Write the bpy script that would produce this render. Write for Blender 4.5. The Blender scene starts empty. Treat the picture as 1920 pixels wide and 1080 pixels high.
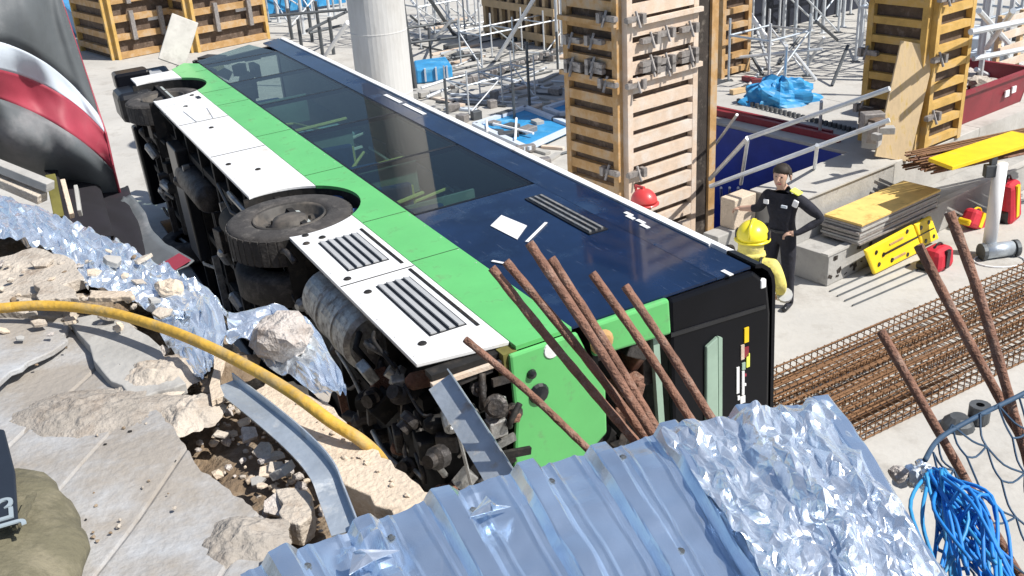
import bpy, bmesh, math, random
from mathutils import Vector, Matrix, noise
random.seed(11)
sc = bpy.context.scene
V = Vector
# ------------------------------------------------------------------ camera
F_PX, PITCH, ROLL, CAMZ = 1937.53, .42652, -.06382, 5.6
_fw = V((0, math.cos(PITCH), -math.sin(PITCH))); _up = V((0, math.sin(PITCH), math.cos(PITCH))); _rt = V((1, 0, 0))
_r2 = _rt*math.cos(ROLL)+_up*math.sin(ROLL); _u2 = _up*math.cos(ROLL)-_rt*math.sin(ROLL)
cam = bpy.data.cameras.new('camera'); camo = bpy.data.objects.new('camera', cam); sc.collection.objects.link(camo)
cam.sensor_width = 36; cam.lens = F_PX*36/1920; cam.clip_end = 2000; cam.clip_start = .05
camo.matrix_world = Matrix(((_r2.x, _u2.x, -_fw.x, 0), (_r2.y, _u2.y, -_fw.y, 0), (_r2.z, _u2.z, -_fw.z, CAMZ), (0, 0, 0, 1)))
sc.camera = camo
# ------------------------------------------------------------------ sky, sun, exposure
SUN_EL = math.radians(50); SUN_AZ = math.radians(112)      # azimuth from +Y towards +X
w = bpy.data.worlds.new('World'); sc.world = w; w.use_nodes = True
nt = w.node_tree; nt.nodes.clear()
sky = nt.nodes.new('ShaderNodeTexSky'); sky.sky_type = 'NISHITA'; sky.sun_disc = False
sky.sun_elevation = SUN_EL; sky.sun_rotation = SUN_AZ; sky.air_density = 1.0; sky.dust_density = 1.2
bg = nt.nodes.new('ShaderNodeBackground'); bg.inputs[1].default_value = .095
wo = nt.nodes.new('ShaderNodeOutputWorld'); nt.links.new(sky.outputs[0], bg.inputs[0]); nt.links.new(bg.outputs[0], wo.inputs[0])
sl = bpy.data.lights.new('sun', 'SUN'); sl.energy = 5.0; sl.angle = math.radians(.5); sl.color = (1, .95, .87)
so = bpy.data.objects.new('sun', sl); sc.collection.objects.link(so)
_sd = V((math.sin(SUN_AZ)*math.cos(SUN_EL), math.cos(SUN_AZ)*math.cos(SUN_EL), math.sin(SUN_EL)))
so.rotation_euler = _sd.to_track_quat('Z', 'Y').to_euler(); so.location = _sd*40
sc.view_settings.view_transform = 'Standard'; sc.view_settings.look = 'None'; sc.view_settings.gamma = 1
sc.view_settings.exposure = .36; sc.view_settings.use_curve_mapping = False
sc.cycles.use_denoising = True; sc.cycles.max_bounces = 8; sc.cycles.transparent_max_bounces = 12
# ------------------------------------------------------------------ helpers: places
def ray(px, py): return _fw+_r2*((px-960)/F_PX)-_u2*((py-540)/F_PX)
def G(px, py, z=0.):                     # where the sight line meets the level z
    d = ray(px, py); return V((0, 0, CAMZ))+d*((z-CAMZ)/d.z)
def D(px, py, y):                        # the point of the sight line y metres away
    d = ray(px, py); return V((0, 0, CAMZ))+d*(y/d.y)
GA = .64875
A_ = V((math.cos(GA), math.sin(GA), 0)); B_ = V((-math.sin(GA), math.cos(GA), 0)); Z_ = V((0, 0, 1))
def AB(a, b, z=0.): return A_*a+B_*b+Z_*z       # the building site's own grid
RG = Matrix((A_, B_, Z_)).transposed()
# ------------------------------------------------------------------ helpers: meshes
COL = sc.collection
WM = {}
class MB:
    root = None
    def __init__(s): s.v = []; s.f = []; s.m = []; s.mi = 0
    def add(s, vs, fs):
        o = len(s.v); s.v += [V(x) for x in vs]; s.f += [[o+i for i in f] for f in fs]; s.m += [s.mi]*len(fs); return s
    def box(s, c, sz, R=None, taper=1.):
        c = V(c); hx, hy, hz = [x/2 for x in sz]; vs = []
        for z, t in ((-hz, 1), (hz, taper)):
            for x, y in ((-hx, -hy), (hx, -hy), (hx, hy), (-hx, hy)):
                q = V((x*t, y*t, z)); vs.append(c+(R @ q if R else q))
        return s.add(vs, [(3, 2, 1, 0), (4, 5, 6, 7), (0, 1, 5, 4), (1, 2, 6, 5), (2, 3, 7, 6), (3, 0, 4, 7)])
    def bar(s, p, q, wd, ht, up=Z_):             # rectangular bar from p to q
        p = V(p); q = V(q); d = (q-p); L = d.length; d = d/L
        x = d.cross(up)
        if x.length < 1e-4: x = d.cross(V((1, 0, 0)))
        x.normalize(); y = x.cross(d)
        return s.box((p+q)/2, (wd, L, ht), Matrix((x, d, y)).transposed())
    def tube(s, pts, r, n=8, cap=True, rr=None):
        pts = [V(p) for p in pts]; vs = []; fs = []; N = len(pts); x0 = None
        for i, p in enumerate(pts):
            d = (pts[min(i+1, N-1)]-pts[max(i-1, 0)]).normalized()
            if x0 is None:
                x0 = d.cross(Z_)
                if x0.length < 1e-3: x0 = d.cross(V((1, 0, 0)))
            x0 = (x0-d*x0.dot(d)).normalized(); y0 = d.cross(x0); R = rr[i] if rr else r
            for k in range(n):
                t = 2*math.pi*k/n; vs.append(p+x0*(R*math.cos(t))+y0*(R*math.sin(t)))
        for i in range(N-1):
            for k in range(n):
                a = i*n+k; b = i*n+(k+1) % n; fs.append((b, a, a+n, b+n))
        if cap: fs.append(tuple(range(n))); fs.append(tuple(range((N-1)*n, N*n))[::-1])
        return s.add(vs, fs)
    def prism(s, poly, ext):                     # polygon of 3D points pushed along ext
        poly = [V(p) for p in poly]; ext = V(ext); n = len(poly)
        nn = V((0, 0, 0))
        for i in range(n): nn += poly[i].cross(poly[(i+1) % n])
        if nn.dot(ext) > 0: poly = poly[::-1]
        fs = [tuple(range(n)), tuple(range(n, 2*n))[::-1]]+[((i+1) % n, i, i+n, (i+1) % n+n) for i in range(n)]
        return s.add(poly+[p+ext for p in poly], fs)
    def grid(s, fn, nu, nv, flip=False):
        vs = [fn(i/nu, j/nv) for j in range(nv+1) for i in range(nu+1)]; fs = []
        for j in range(nv):
            for i in range(nu):
                a = j*(nu+1)+i; q = (a, a+1, a+nu+2, a+nu+1); fs.append(q[::-1] if flip else q)
        return s.add(vs, fs)
    def lathe(s, prof, c, ax, n=32):             # prof: list of (radius, along axis)
        c = V(c); ax = V(ax).normalized(); x = ax.cross(Z_)
        if x.length < 1e-3: x = V((1, 0, 0))
        x.normalize(); y = ax.cross(x); vs = []; fs = []; m = len(prof)
        for k in range(n):
            t = 2*math.pi*k/n
            for r, h in prof: vs.append(c+ax*h+(x*math.cos(t)+y*math.sin(t))*r)
        for k in range(n):
            for j in range(m-1):
                a = k*m+j; b = ((k+1) % n)*m+j; fs.append((a, b, b+1, a+1))
        return s.add(vs, fs)
    def build(s, name, mat, parent=None, smooth=False, solid=0, bevel=0, kind=None, sub=0):
        if not s.v: return None
        lo = V((min(v.x for v in s.v), min(v.y for v in s.v), min(v.z for v in s.v))); hi = V((max(v.x for v in s.v), max(v.y for v in s.v), max(v.z for v in s.v)))
        o0 = V(((lo.x+hi.x)/2, (lo.y+hi.y)/2, lo.z))
        me = bpy.data.meshes.new(name); me.from_pydata([v-o0 for v in s.v], [], s.f); me.update()
        mats = mat if isinstance(mat, (list, tuple)) else [mat]
        for m in mats: me.materials.append(m)
        if len(mats) > 1: me.polygons.foreach_set('material_index', s.m)
        if smooth: me.polygons.foreach_set('use_smooth', [True]*len(me.polygons))
        o = bpy.data.objects.new(name, me); COL.objects.link(o)
        ml = Matrix.Translation(o0); o.matrix_basis = ml
        if parent is not None:
            o.parent = parent
            base = WM[s.root] if s.root else Matrix()          # vertices are given in the root's frame, or the world's
            o.matrix_parent_inverse = WM[parent].inverted() @ base; WM[o] = base @ ml
        else: WM[o] = ml
        if solid: m = o.modifiers.new('thick', 'SOLIDIFY'); m.thickness = solid; m.offset = 0
        if bevel: m = o.modifiers.new('bevel', 'BEVEL'); m.width = bevel; m.segments = 2; m.limit_method = 'ANGLE'
        if sub: m = o.modifiers.new('sub', 'SUBSURF'); m.levels = sub; m.render_levels = sub
        if kind: o['kind'] = kind
        return o
class LB(MB):                                     # vertices given in the bus's own frame
    @property
    def root(s): return bus
def tag(o, label, cat, group=None):
    o['label'] = label; o['category'] = cat
    if group: o['group'] = group
    return o
def thing(name, loc, label, cat, group=None, M=None):
    o = bpy.data.objects.new(name, None); COL.objects.link(o); o.empty_display_size = .2
    mw = M if M is not None else Matrix.Translation(V(loc)); o.matrix_world = mw; WM[o] = mw
    return tag(o, label, cat, group)
def struct(o): o['kind'] = 'structure'; return o
def share(src, name, parent, mw):                 # a copy sharing mesh data, at world matrix mw
    c = src.copy(); c.name = name; COL.objects.link(c); c.parent = parent
    c.matrix_parent_inverse = WM[parent].inverted() if parent else Matrix(); c.matrix_basis = mw; WM[c] = mw
    return c
def rnd(a, b): return random.uniform(a, b)
def N3(p, s=1., o=0.): return noise.noise(V((p[0]*s+o, p[1]*s-o, p[2]*s+o*.7)))
# ------------------------------------------------------------------ materials
def lin(c): return tuple(((x/12.92) if x <= .04045 else ((x+.055)/1.055)**2.4) for x in c)
def mat(name, col, rough=.6, metal=0., var=.18, scale=4., dirt=None, damt=.0, dscale=2.5, bump=0., bscale=40., spec=.5, coat=0., stretch=None, wear=None):
    m = bpy.data.materials.new(name); m.use_nodes = True; n = m.node_tree.nodes; L = m.node_tree.links
    b = n['Principled BSDF']; tc = n.new('ShaderNodeTexCoord'); mp = n.new('ShaderNodeMapping'); L.new(tc.outputs['Object'], mp.inputs[0])
    oi = n.new('ShaderNodeObjectInfo'); vm = n.new('ShaderNodeVectorMath'); vm.operation = 'MULTIPLY'
    L.new(oi.outputs['Location'], vm.inputs[0]); vm.inputs[1].default_value = (1.37, 2.11, 1.7); L.new(vm.outputs[0], mp.inputs['Location'])
    if stretch: mp.inputs['Scale'].default_value = stretch
    nz = n.new('ShaderNodeTexNoise'); nz.inputs['Scale'].default_value = scale; nz.inputs['Detail'].default_value = 6; nz.inputs['Roughness'].default_value = .65
    L.new(mp.outputs[0], nz.inputs['Vector'])
    cr = n.new('ShaderNodeValToRGB'); cr.color_ramp.elements[0].position = .3; cr.color_ramp.elements[1].position = .7
    cr.color_ramp.elements[0].color = (*[x*(1-var) for x in col], 1); cr.color_ramp.elements[1].color = (*[min(1, x*(1+var)) for x in col], 1)
    L.new(nz.outputs[0], cr.inputs[0]); out = cr.outputs[0]
    if dirt is not None:
        n2 = n.new('ShaderNodeTexNoise'); n2.inputs['Scale'].default_value = dscale; n2.inputs['Detail'].default_value = 8; n2.inputs['Roughness'].default_value = .7
        L.new(mp.outputs[0], n2.inputs['Vector'])
        r2 = n.new('ShaderNodeValToRGB'); r2.color_ramp.elements[0].position = .62-.35*damt; r2.color_ramp.elements[1].position = .74-.2*damt
        r2.color_ramp.elements[0].color = (0, 0, 0, 1); r2.color_ramp.elements[1].color = (.9, .9, .9, 1); L.new(n2.outputs[0], r2.inputs[0])
        mx = n.new('ShaderNodeMix'); mx.data_type = 'RGBA'; L.new(r2.outputs[0], mx.inputs[0]); L.new(out, mx.inputs[6]); mx.inputs[7].default_value = (*dirt, 1); out = mx.outputs[2]
        mr = n.new('ShaderNodeMix'); mr.data_type = 'FLOAT'; L.new(r2.outputs[0], mr.inputs[0]); mr.inputs[2].default_value = rough; mr.inputs[3].default_value = max(rough, .8); L.new(mr.outputs[0], b.inputs['Roughness'])
        if metal > .3:
            mm = n.new('ShaderNodeMix'); mm.data_type = 'FLOAT'; L.new(r2.outputs[0], mm.inputs[0]); mm.inputs[2].default_value = metal; mm.inputs[3].default_value = .0; L.new(mm.outputs[0], b.inputs['Metallic'])
        else: b.inputs['Metallic'].default_value = metal
    else:
        b.inputs['Roughness'].default_value = rough; b.inputs['Metallic'].default_value = metal
    if wear is not None:                       # fine scuffs and scratches, drawn out along one axis
        wc, wa, ws = wear; mp2 = n.new('ShaderNodeMapping'); L.new(tc.outputs['Object'], mp2.inputs[0]); mp2.inputs['Scale'].default_value = ws; mp2.inputs['Rotation'].default_value = (.1, .25, .1)
        n4 = n.new('ShaderNodeTexNoise'); n4.inputs['Scale'].default_value = 3; n4.inputs['Detail'].default_value = 9; n4.inputs['Roughness'].default_value = .75; L.new(mp2.outputs[0], n4.inputs['Vector'])
        r4 = n.new('ShaderNodeValToRGB'); r4.color_ramp.elements[0].position = .6; r4.color_ramp.elements[1].position = .78; r4.color_ramp.elements[0].color = (0, 0, 0, 1); r4.color_ramp.elements[1].color = (wa, wa, wa, 1); L.new(n4.outputs[0], r4.inputs[0])
        m4 = n.new('ShaderNodeMix'); m4.data_type = 'RGBA'; L.new(r4.outputs[0], m4.inputs[0]); L.new(out, m4.inputs[6]); m4.inputs[7].default_value = (*wc, 1); out = m4.outputs[2]
    L.new(out, b.inputs['Base Color']); b.inputs['Specular IOR Level'].default_value = spec; b.inputs['Coat Weight'].default_value = coat; b.inputs['Coat Roughness'].default_value = .08
    if bump:
        n3 = n.new('ShaderNodeTexNoise'); n3.inputs['Scale'].default_value = bscale; n3.inputs['Detail'].default_value = 5; L.new(mp.outputs[0], n3.inputs['Vector'])
        bp = n.new('ShaderNodeBump'); bp.inputs['Strength'].default_value = bump; bp.inputs['Distance'].default_value = .02; L.new(n3.outputs[0], bp.inputs['Height']); L.new(bp.outputs[0], b.inputs['Normal'])
    return m
BROWN = (.13, .09, .055); DUST = (.42, .38, .32)
M_slab = mat('slab_concrete', (.45, .44, .415), .9, var=.16, scale=.8, dirt=(.33, .315, .29), damt=.38, dscale=1.6, bump=.3, bscale=14, wear=((.26, .24, .21), .6, (2, .8, 1)))
M_conc = mat('raw_concrete', (.36, .355, .34), .85, var=.2, scale=3, dirt=(.2, .19, .18), damt=.2, dscale=3, bump=.3, bscale=30)
M_colconc = mat('column_concrete', (.56, .56, .55), .8, var=.07, scale=2, dirt=(.46, .45, .43), damt=.25, dscale=1.2, bump=.15, bscale=18, stretch=(1, 1, .35))
M_navy = mat('navy_waterproofing', (.014, .04, .3), .5, var=.25, scale=2, bump=.15, bscale=12)
M_dkopening = mat('shaded_opening', (.012, .016, .03), .6, var=.3, scale=2)  # near-black colour stands in for the shade inside an open storey
M_pitf = mat('pit_floor', (.2, .19, .17), .9, var=.25, scale=2)
M_earth = mat('dry_earth', (.2, .145, .095), .95, var=.3, scale=5, dirt=(.34, .28, .215), damt=.4, dscale=9, bump=.8, bscale=45)
M_rubble = mat('broken_concrete', (.46, .41, .35), .92, var=.16, scale=8, dirt=(.27, .21, .16), damt=.25, dscale=7, bump=.6, bscale=60)
M_dustm = mat('cement_dust', (.33, .3, .265), .95, var=.2, scale=9, dirt=(.24, .2, .165), damt=.35, dscale=8, bump=.6, bscale=70)
M_rock = mat('pale_rock', (.5, .46, .43), .9, var=.2, scale=14, dirt=(.27, .22, .19), damt=.35, dscale=12, bump=.8, bscale=70)
M_kerb = mat('tan_kerb', (.56, .47, .37), .9, var=.12, scale=6, dirt=(.34, .27, .2), damt=.2, dscale=6, bump=.5, bscale=60)
M_foil = mat('aluminium_foil', (.8, .87, .97), .24, .8, var=.06, scale=3, bump=.25, bscale=30)
def creases(m, sc_, st):                          # fold lines pressed into foil
    n = m.node_tree.nodes; L = m.node_tree.links; b = n['Principled BSDF']; tc = n.new('ShaderNodeTexCoord'); nz = n.new('ShaderNodeTexNoise'); nz.inputs['Scale'].default_value = sc_*.4
    mx = n.new('ShaderNodeMix'); mx.data_type = 'RGBA'; mx.inputs[0].default_value = .12; L.new(tc.outputs['Object'], nz.inputs['Vector']); L.new(tc.outputs['Object'], mx.inputs[6]); L.new(nz.outputs['Color'], mx.inputs[7]); prev = None
    for k, f in enumerate((1, 2.7)):
        vo = n.new('ShaderNodeTexVoronoi'); vo.feature = 'F1'; vo.inputs['Scale'].default_value = sc_*f; L.new(mx.outputs[2], vo.inputs['Vector'])
        bp = n.new('ShaderNodeBump'); bp.inputs['Strength'].default_value = st; bp.inputs['Distance'].default_value = .012/f; L.new(vo.outputs['Distance'], bp.inputs['Height'])
        if prev: L.new(prev, bp.inputs['Normal'])
        prev = bp.outputs[0]
    L.new(prev, b.inputs['Normal'])
creases(M_foil, 14, .45)
M_flap = mat('grey_flap', (.5, .48, .45), .6, var=.12, scale=6, dirt=(.34, .32, .29), damt=.25)
M_sheet = mat('galvanised_sheet', (.62, .75, .92), .22, .84, var=.1, scale=2.5, bump=.05, bscale=9, wear=((.85, .9, .95), .5, (14, 1, 4)))
M_galv = mat('galvanised_strip', (.5, .56, .62), .42, .6, var=.15, scale=9, dirt=(.34, .33, .32), damt=.2, dscale=8, bump=.15, bscale=50)
M_dusty = mat('dusty_white_sheet', (.4, .42, .445), .55, 0., var=.1, scale=5, dirt=(.28, .25, .215), damt=.85, dscale=2.2, bump=.35, bscale=40)
M_rust = mat('rusty_steel', (.22, .115, .08), .85, .1, var=.35, scale=14, dirt=(.32, .22, .175), damt=.3, dscale=16, bump=.7, bscale=90)
M_rust2 = mat('rebar_rust', (.2, .105, .05), .85, .1, var=.3, scale=6, bump=.4, bscale=80)
M_steel = mat('prop_steel', (.62, .65, .68), .45, .35, var=.15, scale=5, dirt=(.35, .33, .3), damt=.15)
M_dksteel = mat('dark_prop', (.1, .11, .12), .6, .5, var=.3, scale=5)
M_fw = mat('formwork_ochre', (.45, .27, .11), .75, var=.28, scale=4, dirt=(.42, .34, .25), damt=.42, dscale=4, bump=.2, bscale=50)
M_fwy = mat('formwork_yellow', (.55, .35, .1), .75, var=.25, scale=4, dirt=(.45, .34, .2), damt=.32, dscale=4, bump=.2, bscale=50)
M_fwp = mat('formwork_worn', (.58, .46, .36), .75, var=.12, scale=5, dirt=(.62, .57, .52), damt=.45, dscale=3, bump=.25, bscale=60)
M_ply = mat('stained_plywood', (.1, .07, .05), .8, var=.35, scale=6, dirt=(.22, .17, .14), damt=.3, dscale=7, bump=.2)
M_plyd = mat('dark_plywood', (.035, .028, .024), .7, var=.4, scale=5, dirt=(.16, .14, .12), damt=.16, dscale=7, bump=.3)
M_wood = mat('pale_wood', (.6, .46, .28), .8, var=.12, scale=3, dirt=(.52, .36, .08), damt=.22, dscale=3, bump=.2, stretch=(6, 6, 1))
M_wood2 = mat('studs_wood', (.55, .4, .23), .8, var=.15, scale=3, bump=.2)
M_clamp = mat('clamp_steel', (.32, .3, .29), .6, .6, var=.3, scale=20)
M_yel = mat('yellow_panel', (.82, .55, .01), .5, var=.1, scale=5, dirt=(.6, .42, .1), damt=.1)
M_ypl = mat('yellow_plywood', (.72, .5, .16), .7, var=.15, scale=4, dirt=(.36, .24, .06), damt=.18, dscale=6)
M_yboard = mat('yellow_board', (.85, .62, .02), .45, var=.06, scale=4)
M_black = mat('black_plastic', (.012, .013, .016), .35, var=.3, scale=6)
M_dark = mat('underbody_dark', (.013, .0125, .0125), .75, .2, var=.5, scale=9, dirt=(.06, .05, .042), damt=.25, dscale=8)
M_mech = mat('greasy_metal', (.075, .07, .068), .5, .6, var=.5, scale=12, dirt=(.06, .045, .033), damt=.35, dscale=9, bump=.4)
M_mechl = mat('cast_aluminium', (.4, .4, .39), .45, .7, var=.35, scale=14, dirt=(.14, .11, .09), damt=.3, dscale=10, bump=.4)
M_bwhite = mat('bus_white', (.78, .79, .8), .38, var=.05, scale=2, bump=.05, bscale=2.5, dirt=(.5, .47, .42), damt=.2, dscale=4, coat=.15, wear=((.5, .47, .43), .3, (1, 5, 5)))
M_bgreen = mat('bus_green', (.115, .46, .14), .38, var=.08, scale=2, bump=.05, bscale=2.5, coat=.15, dirt=(.14, .3, .13), damt=.16, dscale=6, wear=((.2, .42, .2), .3, (1, 5, 5)))
M_bblack = mat('bus_black', (.004, .0045, .007), .3, var=.2, scale=3, spec=.18, coat=.0)
M_tyre = mat('tyre_rubber', (.045, .042, .041), .85, var=.3, scale=9, dirt=(.13, .12, .11), damt=.3, dscale=6, bump=.3)
M_rim = mat('wheel_rim', (.06, .057, .054), .65, .3, var=.35, scale=9, dirt=(.16, .14, .12), damt=.35)
M_louv = mat('louvre_grey', (.42, .43, .44), .5, .2, var=.1)
M_seat = mat('seat_blue', (.03, .075, .2), .8, var=.25, scale=14)
M_seatl = mat('seat_pale', (.5, .72, .8), .5, var=.1)
M_pole = mat('yellow_pole', (.8, .76, .3), .4, var=.1)
M_polew = mat('pale_pole', (.75, .8, .76), .4, 0, var=.1)
M_bfloor = mat('bus_floor', (.36, .4, .4), .8, var=.25)
M_bceil = mat('bus_ceiling', (.33, .38, .37), .7, var=.1)
M_gglass = mat('green_glass', (.3, .4, .37), .35, var=.3, scale=2, dirt=(.6, .68, .63), damt=.2, dscale=1.5)
M_paleg = mat('pale_green_trim', (.3, .42, .34), .5, var=.12)
M_grey = mat('grey_vinyl', (.1, .112, .122), .6, var=.14, scale=3, dirt=(.2, .2, .21), damt=.25, dscale=2.5, bump=.15, bscale=12)
M_whitev = mat('white_vinyl', (.52, .58, .66), .55, var=.05, scale=3, bump=.1, bscale=12)
M_redv = mat('red_vinyl', (.3, .035, .06), .6, var=.14, scale=4, dirt=(.36, .16, .17), damt=.15, bump=.1, bscale=12)
M_gapshadow = mat('gap_shadow_cloth', (.007, .006, .01), .9, var=.4, scale=5, dirt=(.03, .006, .012), damt=.15)  # dark cloth, near-black so that it also paints the gap's shadow
M_olive = mat('olive_canvas', (.125, .115, .075), .9, var=.18, scale=7, dirt=(.2, .18, .125), damt=.35, dscale=9, bump=.5, bscale=40)
M_hose = mat('yellow_hose', (.58, .35, .05), .6, var=.2, scale=14, dirt=(.38, .28, .13), damt=.35, dscale=12, bump=.3, bscale=40)
M_bluetarp = mat('blue_tarp', (.03, .25, .52), .5, var=.25, scale=3, dirt=(.16, .42, .6), damt=.2, bump=.3, bscale=8)
M_bluerope = mat('blue_rope', (.01, .19, .58), .6, var=.2, scale=9)
M_navyrope = mat('navy_cord', (.03, .07, .13), .7, var=.2)
M_skip = mat('red_skip', (.22, .018, .03), .5, var=.2, scale=3, dirt=(.16, .06, .06), damt=.2)
M_red = mat('red_bag', (.5, .02, .04), .6, var=.15, scale=8)
M_white = mat('white_plastic', (.82, .83, .84), .5, var=.05)
M_skin = mat('skin', (.5, .32, .24), .6, var=.08)
M_hair = mat('dark_hair', (.02, .014, .01), .7, var=.3, scale=40)
M_unif = mat('black_uniform', (.012, .013, .022), .85, var=.4, scale=12, bump=.8, bscale=14)
M_turn = mat('sand_turnout', (.66, .58, .16), .85, var=.2, scale=8, dirt=(.36, .31, .16), damt=.2, dscale=7, bump=.9, bscale=12)
M_hivis = mat('hi_vis', (.8, .84, .12), .7, var=.08, scale=8)
M_helmy = mat('yellow_helmet', (.85, .72, .03), .35, var=.05, coat=.3)
M_helmr = mat('red_helmet', (.55, .05, .05), .4, var=.08, coat=.2)
M_moss = mat('mossy_wood', (.13, .12, .03), .95, var=.3, scale=9)
M_plate = mat('dark_patch', (.012, .018, .03), .6, var=.2)
M_letter = mat('pale_letter', (.3, .36, .4), .6, var=.1)
def glass(name, tint, ior=1.5, gl=.02):
    m = bpy.data.materials.new(name); m.use_nodes = True; n = m.node_tree.nodes; L = m.node_tree.links; n.remove(n['Principled BSDF'])
    out = n['Material Output']; t = n.new('ShaderNodeBsdfTransparent'); t.inputs[0].default_value = (*tint, 1)
    g = n.new('ShaderNodeBsdfGlossy'); g.inputs['Roughness'].default_value = gl; fr = n.new('ShaderNodeFresnel'); fr.inputs[0].default_value = ior
    ge = n.new('ShaderNodeNewGeometry'); iv = n.new('ShaderNodeMath'); iv.operation = 'SUBTRACT'; iv.inputs[0].default_value = 1; L.new(ge.outputs['Backfacing'], iv.inputs[1]); mu = n.new('ShaderNodeMath'); mu.operation = 'MULTIPLY'; L.new(fr.outputs[0], mu.inputs[0]); L.new(iv.outputs[0], mu.inputs[1])
    mx = n.new('ShaderNodeMixShader'); L.new(mu.outputs[0], mx.inputs[0]); L.new(t.outputs[0], mx.inputs[1]); L.new(g.outputs[0], mx.inputs[2]); L.new(mx.outputs[0], out.inputs[0])
    return m
M_glass = glass('tinted_glass', (.55, .64, .62), 1.42)
M_oglass = mat('opaque_dark_glass', (.006, .018, .055), .06, var=.4, scale=1.2, spec=.28, dirt=(.02, .05, .11), damt=.3, dscale=1.1, bump=.02, bscale=3, wear=((.3, .36, .42), .35, (1, 9, 9)))
# ================================================================== the setting
PA0, PA1, PB0, PB1 = 10.66, 12.4, 8.2, 12.5       # the pit on the site's grid
g = MB(); Lg = 260
for a0, a1, b0, b1 in ((-Lg, PA0, -Lg, Lg), (PA1, Lg, -Lg, Lg), (PA0, PA1, -Lg, PB0), (PA0, PA1, PB1, Lg)):
    g.add([AB(a0, b0), AB(a1, b0), AB(a1, b1), AB(a0, b1)], [(0, 1, 2, 3)])
struct(g.build('ground_slab', M_slab))
g = MB(); pd = -2.4                                 # pit walls and floor
for p, q in (((PA0, PB0), (PA1, PB0)), ((PA1, PB0), (PA1, PB1)), ((PA1, PB1), (PA0, PB1)), ((PA0, PB1), (PA0, PB0))):
    g.add([AB(*p, pd), AB(*q, pd), AB(*q, -.004), AB(*p, -.004)], [(0, 1, 2, 3)])
struct(g.build('pit_wall', M_navy))
struct(MB().add([AB(PA0, PB0, pd), AB(PA1, PB0, pd), AB(PA1, PB1, pd), AB(PA0, PB1, pd)], [(0, 1, 2, 3)]).build('pit_floor', M_pitf))
# raised slab behind and beside the pit, its step and its blue edge over the pit
def abbox(mb, a0, a1, b0, b1, z0, z1): return mb.box(AB((a0+a1)/2, (b0+b1)/2, (z0+z1)/2), (a1-a0, b1-b0, z1-z0), RG)
struct(abbox(MB(), PA1, 14.598, 7.5, 12.3, .004, 1.0).build('raised_slab', M_slab, bevel=.01)); struct(abbox(MB(), 14.6, 60, 7.5, 14.6, .004, 1.0).build('raised_slab', M_slab))
struct(abbox(MB(), 10.25, PA1-.002, 7.5, PB0, .004, .998).build('platform', M_conc, bevel=.012))
struct(abbox(MB(), 10.25, 30, 6.97, 7.498, .004, .42).build('step_ledge', M_conc, bevel=.012))
struct(abbox(MB(), 10.2, 30, 6.95, 7.05, .424, .455).build('ledge_screed', M_slab))
struct(abbox(MB(), 10.2, PA1, 7.46, 8.2, 1.0, 1.02).build('platform_screed', M_slab))
struct(abbox(MB(), PA1-.03, PA1-.004, PB0+.01, 12.28, -.6, .95).build('blue_slab_edge', M_navy))
o = abbox(MB(), PA1+.25, PA1+.33, 8.6, 12.2, 1.002, 1.1); tag(o.build('red_beam', M_skip), 'long dark red beam on the slab edge beside the blue pit', 'beam', 'red beams by the pit')
o = abbox(MB(), PA1+.5, PA1+.56, 8.9, 12.0, 1.002, 1.07); tag(o.build('red_beam', M_skip), 'thinner dark red beam lying behind the thick one by the pit', 'beam', 'red beams by the pit')
# chalk-dark scrawls left by the formwork on the step's front
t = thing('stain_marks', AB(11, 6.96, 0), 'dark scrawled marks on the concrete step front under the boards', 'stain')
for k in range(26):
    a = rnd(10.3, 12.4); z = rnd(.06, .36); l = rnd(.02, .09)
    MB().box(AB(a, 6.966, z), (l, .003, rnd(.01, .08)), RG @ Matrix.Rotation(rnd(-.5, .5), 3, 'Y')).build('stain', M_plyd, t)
# low parapet and loose block by the pit, left of the officer
o = abbox(MB(), 9.42, 10.18, 8.05, 8.3, .0, .62).build('parapet', M_conc, bevel=.015); tag(o, 'low grey concrete parapet behind the firefighter beside the formwork column', 'parapet')
c = AB(9.62, 8.045, .33); LBp = MB().lathe([(.05, 0), (.13, 0), (.13, .012), (.1, .012), (.1, .003)], c, -B_, 20); LBp.build('hole_ring', M_plyd, o)
o = MB().box(AB(9.95, 8.18, .82), (.42, .24, .4), RG).build('concrete_block', M_kerb, bevel=.015); tag(o, 'tan concrete block on the parapet under the officer\'s hand', 'block')
# open storey of the building beyond, its inner shade painted as a dark wall
dw = MB(); abbox(dw, 14.7, 45, 14.6, 15, 0, 5); struct(dw.build('storey_shade_wall', M_dkopening))
dw = MB(); abbox(dw, -70, 60, 46, 46.5, 0, 6); struct(dw.build('site_wall', M_conc))
# street level mass under the photographer, its earth bank
EP = [(-330, 250), (-120, 330), (0, 372), (120, 405), (250, 452), (340, 500), (430, 570), (520, 655), (600, 735), (690, 830), (800, 945)]
EDGE = [G(x, y, 3.93) for x, y in EP]
out = [V((-40, 14, 0))]+[V((e.x, e.y, 0))+V((-.25, -.3, 0)) for e in EDGE]+[V((.25, 1.95, 0)), V((.72, 2.05, 0)), V((.8, 1.45, 0)), V((40, 1.35, 0)), V((40, -40, 0)), V((-40, -40, 0))]
struct(MB().prism([V((p.x, p.y, .004)) for p in out], (0, 0, 3.74)).build('street_bank', M_earth))
def edge(t):
    t *= len(EDGE)-1; i = min(int(t), len(EDGE)-2); return EDGE[i].lerp(EDGE[i+1], t-i)
def bank(u, v):
    e = edge(u); n1 = V((-.62, -.78, 0))
    p = e+n1*(v*2.6-.02)
    z = 3.9+.05*N3((p.x, p.y, 0), 2.2)+.03*N3((p.x, p.y, 1), 9)+.012*N3((p.x, p.y, 1), 28)
    p.x += .04*N3((p.x, p.y, 3), 9); p.y += .04*N3((p.x, p.y, 5), 9)
    if v < .04: z -= .35*(1-v/.04)
    p.z = z; return p
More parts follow.
